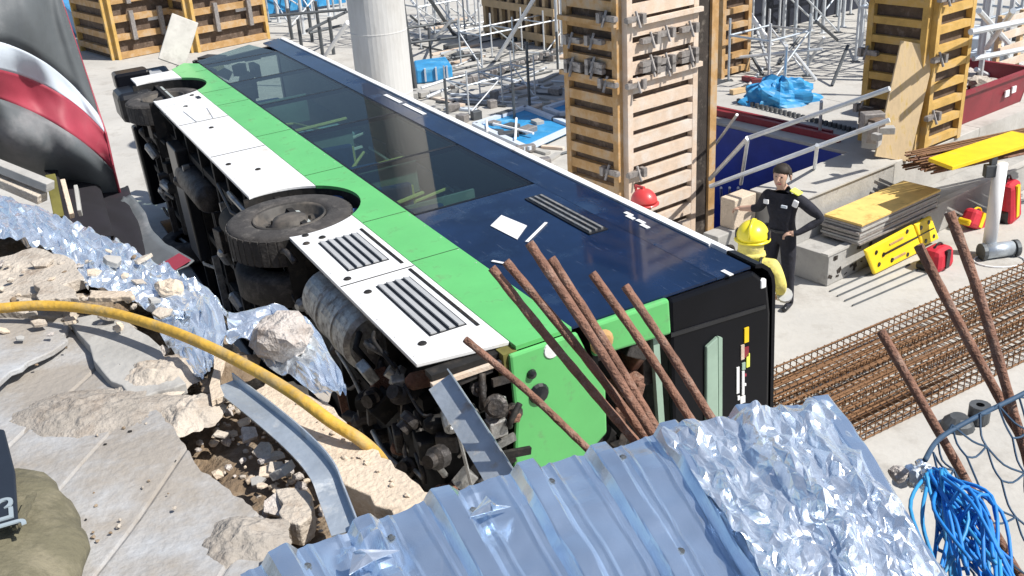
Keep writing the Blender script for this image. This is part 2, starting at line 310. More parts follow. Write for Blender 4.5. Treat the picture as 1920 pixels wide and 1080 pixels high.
struct(MB().grid(bank, 150, 110).build('rubble_bank', M_earth, smooth=True))
# ------------------------------------------------------------------ retaining wall below the frame that carries the starter bars
struct(MB().box((2.6, 1.9, 1.55), (3.4, .5, 3.1)).build('retaining_wall', M_conc, bevel=.02))
# ================================================================== formwork columns
def rails_face(t, o0, dx, n, W, z0, z1, step, m, mstile, depth=.09, rh=.085, ply=None, tag_m=None, zoff=.1):
    # one formwork panel: plywood face, two stiles, rails
    R = Matrix((dx, n*-1, Z_)).transposed()
    MB().box(o0+dx*W/2+n*-.012+Z_*((z0+z1)/2), (W, .02, z1-z0), R).build('plywood_face', ply or M_ply, t)
    for s_ in (.045, W-.045):
        MB().box(o0+dx*s_+n*(depth/2)+Z_*((z0+z1)/2), (.09, depth, z1-z0), R).build('stile', mstile, t)
    z = z0+zoff; first = None
    while z < z1-.05:
        if first is None:
            first = MB().box(o0+dx*W/2+n*(depth/2)+Z_*z, (W-.185, depth-.006, rh), R).build('rail', m, t)
            first_z = z
        else:
            mw = Matrix.Translation(V((0, 0, z-first_z+rnd(-.006, .006)))) @ WM[first]; share(first, 'rail', t, mw)
        z += step
def clamp(t, p, dx, n, flip=1):
    R = Matrix((dx, n*-1, Z_)).transposed(); m = MB()
    m.box(p+n*.13, (.3, .05, .07), R); m.box(p+n*.15+dx*.1*flip, (.06, .09, .12), R); m.box(p+n*.14-dx*.13*flip, (.07, .07, .05), R); m.tube([p+n*.12+dx*.02+Z_*.09, p+n*.2+dx*.02-Z_*.1], .018, 6)
    m.build('clamp', M_clamp, t)
nR = B_*-1; nL = A_*-1
# column B, the big one behind the bus
CB_a, CB_b = 8.9, 9.2
t = thing('formwork_column', AB(9.6, 9.7), 'tall ochre timber formwork column standing right behind the bus roof', 'formwork', 'formwork columns on the site')
HB = 5.6
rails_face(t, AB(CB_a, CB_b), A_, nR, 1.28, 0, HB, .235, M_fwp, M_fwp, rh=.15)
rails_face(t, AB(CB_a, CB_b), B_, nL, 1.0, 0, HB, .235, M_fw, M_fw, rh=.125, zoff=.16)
abbox(MB(), CB_a+.02, 10.15, CB_b+.03, CB_b+.97, 0, HB-.05).build('concrete_core', M_conc, t)
abbox(MB(), 10.19, 10.47, CB_b-.02, CB_b+.05, 0, HB).build('plywood_panel', M_plyd, t)
abbox(MB(), 10.472, 10.6, CB_b-.06, CB_b+.1, 0, HB).build('edge_post', M_fw, t)
abbox(MB(), 10.16, 10.56, CB_b+.1, CB_b+.95, 0, HB-.04).build('back_panel', M_ply, t)
for z in (.55, 1.35, 2.5, 3.3, 4.2):
    clamp(t, AB(CB_a+.1, CB_b, z), A_, nR); clamp(t, AB(CB_a, CB_b+.12, z+.02), B_, nL)
for z in (2.62, 2.72, 3.0):
    for a in (.35, .62, 1.05): clamp(t, AB(CB_a+a, CB_b, z+rnd(-.05, .05)), A_, nR)
    for b in (.35, .75): clamp(t, AB(CB_a, CB_b+b, z+rnd(-.05, .05)), B_, nL)
for z, a in ((2.15, .62), (2.95, .55), (2.6, .5), (3.6, .4)):
    MB().box(AB(CB_a+a, CB_b-.003, z), (.2, .004, .1), RG).build('paper_label', M_white, t)
for z in (2.55, 3.25):
    MB().bar(AB(CB_a+.02, CB_b-.13, z), AB(CB_a+1.3, CB_b-.13, z), .05, .06).build('waler', M_fwp, t)
    MB().bar(AB(CB_a-.13, CB_b-.02, z), AB(CB_a-.13, CB_b+1.02, z), .05, .06).build('waler', M_fw, t)
# column C on the raised slab
t = thing('formwork_column', AB(13.5, 7.9, 1.0), 'yellow timber formwork column with a wide pale plank leaning on it', 'formwork', 'formwork columns on the site')
rails_face(t, AB(13.05, 7.56, 1), A_, nR, .95, 0, 4.0, .26, M_fwy, M_fwy, rh=.1)
rails_face(t, AB(13.05, 7.56, 1), B_, nL, .92, 0, 4.0, .26, M_fwy, M_fwy, rh=.1, zoff=.2)
abbox(MB(), 13.08, 13.98, 7.6, 8.46, 1, 4.95).build('concrete_core', M_ply, t)
for z in (1.5, 2.3, 3.1, 3.7): clamp(t, AB(13.1, 7.56, z), A_, nR); clamp(t, AB(13.05, 8.4, z), B_, nL)
o = MB(); p0 = G(1672, 298, 1.01); p1 = D(1722, 82, p0.y+.35); dx = V((1, .08, 0)).normalized()
dn = (p1-p0).normalized(); x = (dx-dn*dx.dot(dn)).normalized()
o.box((p0+p1)/2, (.5, (p1-p0).length, .04), Matrix((x, dn, x.cross(dn))).transposed())
tag(o.build('plank', M_wood), 'wide pale wooden plank leaning on the yellow formwork column', 'plank')
# columns A behind the bus front
for k, (pa, lab) in enumerate((((220, 112), 'ochre formwork column behind the crushed bus front, next to the tarpaulin'), ((368, 98), 'ochre formwork column behind the bus windscreen, next to the blue sheets'))):
    c = G(*pa, 0); t = thing('formwork_column', c, lab, 'formwork', 'formwork columns on the site')
    ca = c.dot(A_); cb = c.dot(B_); Rz = Matrix.Rotation(.06, 3, 'Z'); ax = Rz @ A_; bx = Rz @ B_
    W = 1.9 if k == 0 else 2.35
    rails_face(t, c, ax, bx*-1, W, 0, 5.2, .5, M_fw, M_fwy, rh=.17, depth=.14)
    rails_face(t, c, bx, ax*-1, 2.4, 0, 5.2, .42, M_fw, M_fwy, rh=.17, depth=.14, zoff=.25)
    MB().box(c+ax*(W/2)+bx*1.1+Z_*2.5, (W-.1, 2.0, 5), Matrix((ax, bx, Z_)).transposed()).build('concrete_core', M_ply, t)
    for z in (.9, 1.9, 2.5):
        for s_ in (.3, .75): MB().box(c+ax*(W*s_)+bx*-.2+Z_*z, (.12, .12, .8), Matrix((ax, bx, Z_)).transposed()).build('clamp', M_clamp, t)
    for z in (1.05, 2.05): MB().box(c+ax*(W*.7)+bx*-.004+Z_*z, (.42, .004, .28), Matrix((ax, bx, Z_)).transposed()).build('paper_label', M_white, t)
# column D and the stud panel E
c = AB(14.62, 12.6, 1.0); t = thing('formwork_column', c, 'narrow ochre formwork column half hidden behind the big one', 'formwork', 'formwork columns on the site')
rails_face(t, c, A_, nR, .8, 0, 4, .27, M_fw, M_fw, rh=.1); MB().box(c+A_*.4+B_*.45+Z_*1.95, (.78, .8, 3.9), RG).build('concrete_core', M_ply, t)
p0 = G(916, 66, 0); p1 = G(1050, 92, 0); t = thing('stud_panel', p0, 'pale wooden stud panel of upright slats standing behind the steel props', 'formwork')
dx = (p1-p0); W = dx.length; dx.normalize(); n_ = V((dx.y, -dx.x, 0)); R = Matrix((dx, n_*-1, Z_)).transposed()
MB().box(p0+dx*W/2+Z_*1.6, (W, .03, 3.2), R).build('plywood_face', M_ply, t)
for k in range(9): MB().box(p0+dx*(.06+k*(W-.12)/8)+n_*.08+Z_*1.6, (.11, .12, 3.2), R).build('stud', M_wood2, t)
for z in (.25, .95): MB().box(p0+dx*W/2+n_*.155+Z_*z, (W, .03, .2), R).build('rail', M_wood2, t)
# bare concrete column
c = G(736, 292, 0); t = thing('concrete_column', c, 'bare pale grey concrete column rising behind the bus roof', 'column')
MB().lathe([(.0, 0), (.5, 0), (.5, 3.42), (.49, 3.43), (.49, 3.45), (.5, 3.46), (.5, 6.5), (0, 6.5)], c, Z_, 40).build('shaft', M_colconc, t, smooth=False)
for z in (1.2, 2.3): MB().lathe([(.5, 0), (.504, .004), (.504, .02), (.5, .024)], c+Z_*z, Z_, 40).build('form_line', M_colconc, t)
def smoothpath(P, n=8):
    P = [V(p) for p in P]; out = []
    for i in range(len(P)-1):
        p0 = P[max(i-1, 0)]; p1 = P[i]; p2 = P[i+1]; p3 = P[min(i+2, len(P)-1)]
        for k in range(n):
            t = k/n; out.append(.5*((2*p1)+(p2-p0)*t+(2*p0-5*p1+4*p2-p3)*t*t+(3*p1-p0-3*p2+p3)*t**3))
    return out+[P[-1]]
def smoothp(P, n=5): return smoothpath(P, n)
# ================================================================== the overturned bus (own frame: X forward, Y left, Z up; it lies on its right side)
_bx = V((-0.44910746, .89346376, -.00500034)); _bz = V((.89285567, .44899655, .03479716)); _by = V((-.03333514, -.01116309, .99938189))
HWD = 1.25
_bo = V((-.80267, 5.35084, -3.05804+CAMZ))-_by*HWD
BM = Matrix(((_bx.x, _by.x, _bz.x, _bo.x), (_bx.y, _by.y, _bz.y, _bo.y), (_bx.z, _by.z, _bz.z, _bo.z), (0, 0, 0, 1)))
bus = thing('bus', None, 'green and white city bus lying on its side with dark glass facing up', 'bus', M=BM)
def sidepoly(mb, pts, th=.03, y=HWD): return mb.prism([V((x, y-th, h)) for x, h in pts], (0, th, 0))
def arc(xc, zc, r, a0, a1, n=14): return [(xc+r*math.cos(math.radians(a0+(a1-a0)*i/n)), zc+r*math.sin(math.radians(a0+(a1-a0)*i/n))) for i in range(n+1)]
WR, WF, ZC = 3.5, 9.5, .47
RA = .66
def hit(xc, z, s): return xc+s*math.sqrt(RA*RA-(z-ZC)**2)
def aang(z): return math.degrees(math.asin((z-ZC)/RA))
S0, S1, S2, S3, S4 = .3, .905, 1.32, 2.5, 2.8
# lower white panels
lp = sidepoly(LB(), [(.2, S0), (hit(WR, S0, -1), S0)]+arc(WR, ZC, RA, 180-aang(S0), 180-aang(S1))[0:]+[(.1, S1)]).build('lower_panel', M_bwhite, bus, bevel=.006)
mp_ = sidepoly(LB(), [(hit(WR, S0, 1), S0), (hit(WF, S0, -1), S0)]+arc(WF, ZC, RA, 180-aang(S0), 180-aang(S1))+arc(WR, ZC, RA, aang(S1), aang(S0))).build('lower_panel', M_bwhite, bus, bevel=.006)
sidepoly(LB(), [(hit(WF, S0, 1), S0), (10.62, S0), (10.62, S1)]+arc(WF, ZC, RA, aang(S1), aang(S0))).build('lower_panel', M_bwhite, bus, bevel=.006)
# green band, cut by the arches
gb = [(0.02, S1+.004)]+[(hit(WR, S1, -1), S1+.004)]+arc(WR, ZC, RA, 180-aang(S1), aang(S1))+[(hit(WR, S1, 1), S1+.004), (hit(WF, S1, -1), S1+.004)]+arc(WF, ZC, RA, 180-aang(S1), aang(S1))+[(hit(WF, S1, 1), S1+.004), (10.7, S1+.004), (11.0, 1.15), (10.75, S2), (.02, S2)]
sidepoly(LB(), gb, .032).build('green_band', M_bgreen, bus, bevel=.005)
# panel joints, latches and the slots over the louvres
for x in (1.62, 5.7, 7.3):
    LB().box((x, HWD+.001, (S0+S1)/2), (.012, .004, S1-S0-.02)).build('panel_joint', M_dark, bus)
for x, z in ((2.8, .42), (2.62, .37), (1.72, .4), (1.4, .44), (.42, .44), (2.66, .52), (4.9, .6), (6.9, .6), (8.2, .58), (8.75, .78), (5.3, .4), (9.0, .5)):
    LB().lathe([(0, .012), (.022, .012), (.03, .006), (.03, 0)], (x, HWD, z), (0, 1, 0), 10).build('latch', M_dark, bus)
LB().box((8.55, HWD+.004, .82), (.14, .01, .05)).build('badge', M_plate, bus)
for x0, x1 in ((1.72, 2.62), (.42, 1.58)): LB().box(((x0+x1)/2, HWD+.003, .845), (x1-x0, .008, .022)).build('slot', M_dark, bus)
for x in (1.7, 2.75, 4.35, 6.1, 7.9, 8.75, 10.2): LB().box((x, HWD+.0005, (S1+S2)/2+(.12 if abs(x-WR) < .7 or abs(x-WF) < .7 else 0)), (.007, .003, (S2-S1)*(.4 if abs(x-WR) < .7 or abs(x-WF) < .7 else .96))).build('panel_joint', M_dark, bus)
for k in range(34):
    x = .3+k*.32
    if min(abs(x-WR), abs(x-WF)) < .72: continue
    LB().lathe([(0, .003), (.007, .002), (.009, 0)], (x, HWD, S0+.03), (0, 1, 0), 8).build('rivet', M_louv, bus); LB().lathe([(0, .003), (.006, .002), (.008, 0)], (x+.1, HWD, S2-.025), (0, 1, 0), 8).build('rivet', M_paleg, bus)
# recessed-door outline and grab lines on the long panel
for x0, z0, x1, z1 in ((8.35, S0, 8.55, .86), (8.05, S0, 8.3, .84), (7.3, .52, 7.95, .5), (7.3, .52, 7.3, .72), (7.3, .72, 7.9, .78)):
    LB().bar((x0, HWD+.002, z0), (x1, HWD+.002, z1), .006, .012, up=V((0, 1, 0))).build('panel_line', M_louv, bus)
# two louvred grilles, each with a dark recess and slats
for x0, x1, z0, z1, k in ((1.85, 2.56, .45, .79, 5), (.48, 1.45, .52, .79, 4)):
    gr = LB().box(((x0+x1)/2, HWD+.002, (z0+z1)/2), (x1-x0, .006, z1-z0)).build('grille', M_black, bus)
    pz = (z1-z0)/k
    for i in range(k):
        LB().box(((x0+x1)/2, HWD+.009, z0+pz*(i+.5)), (x1-x0-.02, .012, pz*.66), Matrix.Rotation(.25, 3, 'X')).build('slat', M_louv, gr)
# glass: the rear opaque panel, the panes, the cantrail
sidepoly(LB(), [(.03, S2+.004), (2.6, S2+.004), (2.6, S3), (.03, S3)], .02, HWD-.004).build('rear_side_panel', M_oglass, bus)
PX = [2.63, 4.2, 5.85, 7.5, 9.05, 10.6]
for a, b in zip(PX, PX[1:]):
    sidepoly(LB(), [(a+.015, S2+.03), (b-.015, S2+.03), (b-.015, S3-.03), (a+.015, S3-.03)], .008, HWD-.008).build('window_pane', M_glass, bus)
sidepoly(LB(), [(10.62, S2+.03), (11.0, S2+.03), (11.55, S3-.2), (10.62, S3-.03)], .008, HWD-.008).build('window_pane', M_glass, bus)
fr = LB()
for x in PX+[2.6]: fr.box((x, HWD-.03, (S2+S3)/2), (.05, .045, S3-S2))
fr.box((6.6, HWD-.03, S2+.014), (8.0, .045, .028)); fr.box((6.6, HWD-.03, S3-.014), (8.0, .045, .028))
fr.build('window_frame', M_bblack, bus)
sidepoly(LB(), [(.03, S3+.003), (11.45, S3+.003), (11.6, S4), (.03, S4)], .02, HWD-.004).build('cantrail', M_oglass, bus)
LB().box((6.0, HWD-.002, S4+.012), (11.0, .03, .022)).build('roof_gutter', M_bwhite, bus)
for x0, x1 in ((6.2, 6.7), (5.5, 6.1)): LB().box(((x0+x1)/2, HWD+.001, S4-.1), (x1-x0, .006, .05)).build('sticker', M_bwhite, bus)
for q in ((1.35, 2.68), (1.22, 2.69), (1.12, 2.66), (1.42, 2.71), (.04, 2.6)): LB().box((q[0], HWD+.001, q[1]), (.1, .006, .035)).build('sticker', M_bwhite, bus)
# rear vent with bright slats, loose panels behind the dark glass
LB().box((1.78, HWD+.002, 2.32), (1.05, .01, .17)).build('vent_recess', M_black, bus)
for i in range(3): LB().box((1.78, HWD+.012, 2.265+i*.055), (.98, .012, .02)).build('vent_slat', M_mechl, bus)
sidepoly(LB(), [(1.55, 1.75), (1.95, 1.72), (2.1, 1.9), (1.75, 1.95)], .004, HWD+.003).build('sticker', M_bwhite, bus)
for p, q in (((1.45, 1.78), (1.7, 2.1)), ((1.3, 1.4), (1.2, 1.45))): LB().bar((p[0], HWD+.004, p[1]), (q[0], HWD+.004, q[1]), .025, .006, up=V((0, 1, 0))).build('trim_strip', M_bwhite, bus)
# roof, floor, the side it lies on
rf = LB(); prof = [(HWD, S4+.02)]+[(HWD-.2+.2*math.cos(t), S4+.02+.17*math.sin(t)) for t in (.4, .8, 1.2, 1.57)]
full = prof+[(-y, z) for y, z in prof[::-1]]
rf.grid(lambda u, v: V((.32+u*11.2, *full[int(round(v*(len(full)-1)))])), 12, len(full)-1, flip=True); rf.build('roof', M_bwhite, bus, solid=.03)
rc = LB(); rc.grid(lambda u, v: V((u*.315, *full[int(round(v*(len(full)-1)))])), 3, len(full)-1, flip=True); rc.build('rear_roof_cap', M_bblack, bus, solid=.03)
LB().box((5.9, 0, .56), (11.3, 2.36, .05)).build('floor_plate', M_dark, bus)
LB().box((6.6, 0, .62), (8.2, 2.3, .03)).build('cabin_floor', M_bfloor, bus)
LB().box((6.0, 0, 2.74), (11.0, 2.2, .03)).build('ceiling', M_bceil, bus)
rs = LB(); rs.box((5.8, -HWD+.02, .8), (11.2, .04, 1.0)); rs.box((5.8, -HWD+.02, 2.66), (11.2, .04, .34))
for x in (.3, 2.6, 4.2, 5.85, 7.5, 9.05, 10.6, 11.3): rs.box((x, -HWD+.02, 1.9), (.1, .04, 1.2))
rs.build('right_side', M_bblack, bus)
for a, b in zip(PX, PX[1:]): LB().box(((a+b)/2, -HWD+.03, 1.9), (b-a-.12, .01, 1.18)).build('ground_side_pane', M_gglass, bus)
# engine bay bulkheads
LB().box((1.3, 0, 1.5), (2.5, 2.3, .04)).build('engine_deck', M_dark, bus); LB().box((2.58, 0, 1.6), (.04, 2.3, 2.0)).build('bulkhead', M_bfloor, bus)
# interior: seats, poles
def seat(x, y, z, m=M_seat):
    s_ = LB(); s_.box((x, y, z), (.42, .42, .09)); s_.box((x-.2, y, z+.36), (.08, .42, .68), Matrix.Rotation(-.15, 3, 'Y')); s_.build('seat', m, bus, bevel=.03)
    LB().bar((x-.22, y-.16, z+.71), (x-.22, y+.16, z+.71), .03, .03).build('seat_handle', M_pole, bus)
for x in (3.2, 3.95, 4.75, 5.6, 6.4, 8.3):
    for y in (.95, .5) if x < 6 else (.95,): seat(x, y, 1.05)
for x in (3.4, 4.4, 5.4, 7.2, 8.2): seat(x, -.9, 1.05)
for x, z, wd in ((7.25, 1.95, .1), (7.1, 1.95, .1), (6.75, 2.05, .1)): LB().box((x, .85, z), (wd, .03, .55)).build('luggage_shelf', M_seatl, bus)
def pole(pts, m=M_pole, r=.017): LB().tube(pts, r, 6).build('grab_pole', m, bus)
pole([(5.2, .9, 1.35), (5.25, .9, 2.3)]); pole([(5.0, .95, 1.55), (5.6, .95, 1.95)]); pole([(7.6, .95, 1.35), (7.6, .9, 1.75), (6.6, .95, 1.95)]); pole([(3.7, .9, 1.4), (4.1, .85, 2.3)])
pole([(2.9, .9, 1.55), (3.25, .95, 2.3)], M_polew); pole([(3.1, .7, 2.4), (4.6, .75, 2.42)], M_polew); pole([(4.9, .6, 2.3), (6.2, .7, 2.42)], M_polew); pole([(4.8, .5, 2.1), (5.9, .5, 2.2)], M_polew)
pole([(6.3, .95, 1.4), (6.6, .95, 2.0)], M_polew); pole([(6.0, .95, 1.5), (6.25, .95, 2.1)], M_polew); pole([(6.15, .9, 1.45), (6.5, .9, 2.3)], M_polew); pole([(3.9, .8, 1.4), (3.95, .8, 1.7), (3.3, .8, 1.75)], M_pole)
for x, y, z, l in ((3.3, .7, 2.3, 1.0), (5.0, .8, 2.2, 1.2), (6.6, .6, 2.35, .9)): pole([(x, y, z), (x+l, y, z+.03)], M_polew, .02)
for x in (3.5, 4.6, 5.4, 6.7, 7.9): pole([(x, 1.05, 1.45), (x+.25, 1.0, 2.05+.2*math.sin(x*3))], M_pole if int(x*10) % 2 else M_polew, .02)
for x0, x1, z in ((3.0, 4.1, 2.36), (4.4, 5.7, 2.36), (6.0, 7.3, 2.36), (7.7, 8.9, 2.36)): LB().box(((x0+x1)/2, .75, z), (x1-x0, .22, .03)).build('air_duct', M_bceil, bus, bevel=.01)
for x, z in ((3.05, 1.75), (4.3, 1.7), (5.9, 1.6), (7.9, 1.7)): LB().box((x, 1.0, z), (.03, .35, .7)).build('screen_panel', M_gglass, bus)
LB().box((7.7, .98, 1.42), (.12, .1, .1)).build('validator', M_yel, bus, bevel=.02)
LB().box((8.9, .2, 1.5), (.9, .9, .5)).build('driver_cabin', M_paleg, bus, bevel=.06)
for x in (9.1, 9.35): LB().box((x, .75, 1.95), (.08, .08, .3)).build('cabin_post', M_bblack, bus)
LB().box((9.3, .6, 1.95), (.7, .04, .45)).build('cabin_screen', M_bwhite, bus)
# crushed front: dash, pillars, wiper, bumper, loose white hatch standing up
fb = LB()
for p, q, a, b in (((10.75, 1.18, .35), (11.5, 1.1, .4), .25, .5), ((11.3, 1.0, .5), (11.75, .3, .55), .3, .45), ((11.75, .3, .5), (11.7, -1.0, .5), .25, .45)): fb.bar(p, q, a, b)
fb.build('front_bumper', M_bblack, bus, bevel=.04)
LB().box((11.1, .9, .78), (.75, .5, .35), Matrix.Rotation(.15, 3, 'Z')).build('headlamp_housing', M_black, bus, bevel=.05)
LB().box((11.05, 1.17, .72), (.5, .02, .2)).build('headlamp', M_louv, bus, bevel=.01)
wsf = LB()
for p, q in (((10.95, 1.15, 1.2), (11.55, 1.12, 2.75)), ((11.45, -.9, 1.2), (11.7, -.9, 2.75)), ((11.5, 1.1, 2.75), (11.7, -.9, 2.75))): wsf.bar(p, q, .09, .09)
wsf.build('windscreen_pillar', M_bblack, bus)
db = LB()
for k in range(22): db.box((rnd(10.7, 11.7), rnd(.2, 1.1), rnd(1.15, 2.2)), (rnd(.08, .5), rnd(.05, .3), rnd(.04, .25)), Matrix.Rotation(rnd(-.8, .8), 3, 'XYZ'[k % 3]))
db.build('crushed_dashboard', M_mech, bus)
for k in range(5): LB().box((rnd(10.7, 11.5), 1.1, rnd(1.3, 2.3)), (rnd(.1, .3), .05, rnd(.2, .6)), Matrix.Rotation(rnd(-.8, .8), 3, 'Y')).build('broken_trim', M_wood2 if k % 2 else M_black, bus)
pw = LB(); hb = V((10.95, 1.2, 1.05)); pw.box(hb+V((.2, .36, .12)), (.05, .72, .4), Matrix.Rotation(-.3, 3, 'Z') @ Matrix.Rotation(.55, 3, 'X')); pw.build('open_flap', M_flap, bus, bevel=.01)
# rear end: black upper shell, green corner piece and tab, lamps, logo strip
def rearpoly(mb, pts, x0=0., th=.04): return mb.prism([V((x0, y, z)) for z, y in pts], (th, 0, 0))
Y0 = HWD-.01
rearpoly(LB(), [(.84, Y0-.02), (1.34, Y0-.02), (1.53, Y0-.5), (1.52, Y0-.86), (1.24, Y0-1.05), (.76, Y0-1.05), (.84, Y0-.5)], -.02).build('rear_corner', M_bgreen, bus, bevel=.03)
rearpoly(LB(), [(1.43, Y0-.0), (2.06, Y0-.0), (2.07, Y0-.27), (1.45, Y0-.24)], -.03, .06).build('rear_flap', M_bgreen, bus, bevel=.02)
rearpoly(LB(), [(2.07, Y0-.02), (2.8, Y0-.02), (2.93, Y0-.15), (2.96, Y0-.4), (2.96, -HWD+.1), (2.07, -HWD+.1)], -.01, .06).build('rear_shell', M_bblack, bus, bevel=.04)
rearpoly(LB(), [(2.07, Y0-.3), (2.9, Y0-.34), (2.9, Y0-.31), (2.07, Y0-.27)], -.02, .02).build('rear_seam', M_black, bus)
rearpoly(LB(), [(2.36, Y0-.47), (2.46, Y0-.42), (2.46, Y0-1.7), (2.34, Y0-1.7)], -.035, .04).build('light_strip', M_paleg, bus, bevel=.008)
rearpoly(LB(), [(2.465, Y0-.42), (2.5, Y0-.44), (2.49, Y0-1.7), (2.465, Y0-1.7)], -.032, .03).build('light_strip', M_paleg, bus)
for z0, z1, y0, y1, m in ((2.71, 2.75, .44, .56, M_yel), (2.68, 2.71, .57, .69, M_fwp), (2.71, 2.75, .6, .68, M_skip), (2.73, 2.76, .66, .77, M_hivis), (2.69, 2.72, .72, .78, M_paleg), (2.64, 2.665, .74, .96, M_bwhite), (2.69, 2.712, .79, .99, M_bwhite), (2.65, 2.67, .985, 1.02, M_bwhite), (2.675, 2.72, 1.0, 1.06, M_bwhite), (2.715, 2.73, .82, .84, M_redv), (2.715, 2.728, .9, .92, M_bwhite)):
    rearpoly(LB(), [(z0, Y0-y0), (z1, Y0-y0), (z1, Y0-y1), (z0, Y0-y1)], -.018, .01).build('logo_mark', m, bus)
LB().lathe([(0, .03), (.06, .02), (.075, 0)], (-.022, Y0-.36, 1.02), (-1, 0, 0), 14).build('round_hole', M_black, bus); LB().lathe([(0, .03), (.028, .02), (.035, 0)], (-.022, Y0-.2, .98), (-1, 0, 0), 12).build('round_hole', M_black, bus)
LB().lathe([(0, .012), (.055, .008), (.06, 0)], (-.02, Y0-.08, 1.14), (-1, 0, 0), 16).build('reversing_lamp', M_bwhite, bus)
LB().lathe([(0, .035), (.06, .025), (.09, 0)], (-.05, Y0-.13, 1.5), (-1, 0, 0), 16).build('rear_lamp', M_fw, bus)
LB().box((-.0, Y0-.14, 2.88), (.04, .07, .05)).build('marker_lamp', M_white, bus, bevel=.01)
LB().box((.12, Y0-.05, .62), (.1, .04, .56)).build('panel_lip', M_dark, bus); LB().box((.06, Y0-.09, .62), (.04, .03, .58)).build('panel_lip', M_fwp, bus)
LB().box((.06, Y0-.12, .86), (.1, .2, .1)).build('torn_bracket', M_moss, bus)
# wheels
def wheel(x, yo, z, r, wd, inner=False, steer=0):
    ax = V((math.sin(steer), math.cos(steer), 0)); c = V((x, yo, z))
    prof = [(r*.6, -wd), (r*.9, -wd), (r, -wd+.04), (r, -.05), (r*.97, -.012), (r*.9, .0), (r*.78, -.004), (r*.68, .008), (r*.62, -.01), (r*.58, -.03)]
    ty = LB().lathe(prof, c, ax, 40).build('tyre' if inner else 'wheel', M_tyre, bus, smooth=True)
    if not inner:
        LB().lathe([(r*.585, -.02), (r*.57, .0), (r*.54, -.02), (r*.5, -.09), (r*.44, -.12), (r*.3, -.1), (r*.26, -.03), (r*.15, -.015), (0, -.01)], c, ax, 36).build('rim', M_rim, ty, smooth=True)
        for k in range(10):
            t_ = k*math.pi/5; LB().lathe([(0, .03), (.013, .03), (.015, 0)], c+ax*-.11+V((math.cos(t_), 0, math.sin(t_)))*r*.37, ax, 6).build('wheel_nut', M_dark, ty)
        for k in range(44):
            t_ = k*math.pi/22; d = V((math.cos(t_), 0, math.sin(t_)))
            LB().box(c+d*(r-.006)-ax*(wd*.5), (.016, wd*.8, .06), Matrix((d, ax, d.cross(ax))).transposed()).build('tread_block', M_tyre, ty)
    return ty
wheel(WR-.02, HWD-.03, .48, .56, .29); wheel(WR-.02, HWD-.42, .46, .54, .29, True); wheel(WF, HWD-.1, .52, .5, .28)
wheel(WR-.02, -HWD+.36, .44, .5, .29, True); wheel(WF, -HWD+.36, .5, .48, .28, True)
for xc in (WR, WF):
    al = LB(); pr = arc(xc, ZC, RA+.01, -20, 200, 18)
    al.grid(lambda u, v, pr=pr: V((pr[int(round(u*18))][0], HWD-.02-v*.75, pr[int(round(u*18))][1])), 18, 1); al.build('wheel_arch', M_dark, bus, solid=.01)
    LB().tube([(xc, HWD-.5, .45), (xc, -HWD+.4, .45)], .09, 10).build('axle', M_dark, bus)
# underbody
for y in (.75, -.75, .3, -.3): LB().bar((.5, y, .48), (11.3, y, .48), .09, .14).build('chassis_beam', M_dark, bus)
for x in (1.1, 2.4, 4.3, 4.9, 5.6, 6.3, 7.0, 7.7, 8.4, 10.3, 10.9): LB().bar((x, 1.12, .46), (x, -1.15, .46), .08, .11).build('cross_member', M_dark, bus)
LB().lathe([(0, 0), (.2, 0), (.24, .03), (.24, .28), (.25, .29), (.25, .33), (.24, .34), (.24, .62), (.25, .63), (.25, .67), (.24, .68), (.23, 1.02), (.2, 1.05), (.0, 1.06)], (1.28, .9, .4), (1, 0, 0), 28).build('silencer', M_mechl, bus, smooth=False)
LB().lathe([(0, 0), (.14, 0), (.17, .05), (.17, .9), (.14, .95), (0, .95)], (4.5, .62, .36), (1, 0, 0), 20).build('air_tank', M_dark, bus, smooth=True)
LB().lathe([(0, 0), (.14, 0), (.17, .05), (.17, 1.2), (.14, 1.25), (0, 1.25)], (6.6, .5, .36), (1, 0, 0), 20).build('air_tank', M_mech, bus, smooth=True)
LB().box((8.0, .1, .33), (.55, 1.5, .16)).build('side_plate', M_black, bus, bevel=.02)
LB().box((10.35, .95, .25), (.62, .42, .5)).build('mud_guard', M_black, bus, bevel=.08)
for k in range(46):
    x = rnd(4.0, 11.2); y = rnd(-1.0, 1.12); z = rnd(.3, .42); kind = k % 4
    if kind == 0: LB().tube([(x, y, z), (x+rnd(.2, .6), y+rnd(-.1, .1), z-.05), (x+rnd(.7, 1.2), y+rnd(-.3, .3), z)], rnd(.015, .03), 6).build('pipe', random.choice((M_mech, M_dark, M_mechl)), bus)
    elif kind == 1: LB().box((x, y, z), (rnd(.1, .4), rnd(.08, .3), rnd(.08, .22)), Matrix.Rotation(rnd(-.4, .4), 3, 'Y')).build('bracket', random.choice((M_mech, M_dark)), bus, bevel=.01)
    elif kind == 2: LB().lathe([(0, 0), (.06, 0), (.07, .02), (.07, .2), (.04, .24), (0, .24)], (x, y, z), (rnd(-1, 1), rnd(-1, 1), -.3), 12).build('valve', random.choice((M_mech, M_mechl)), bus)
    else: LB().bar((x, y, z), (x+rnd(-.1, .1), y-rnd(.3, .9), z), .05, .08).build('strut', random.choice((M_mech, M_dark, M_mechl)), bus)
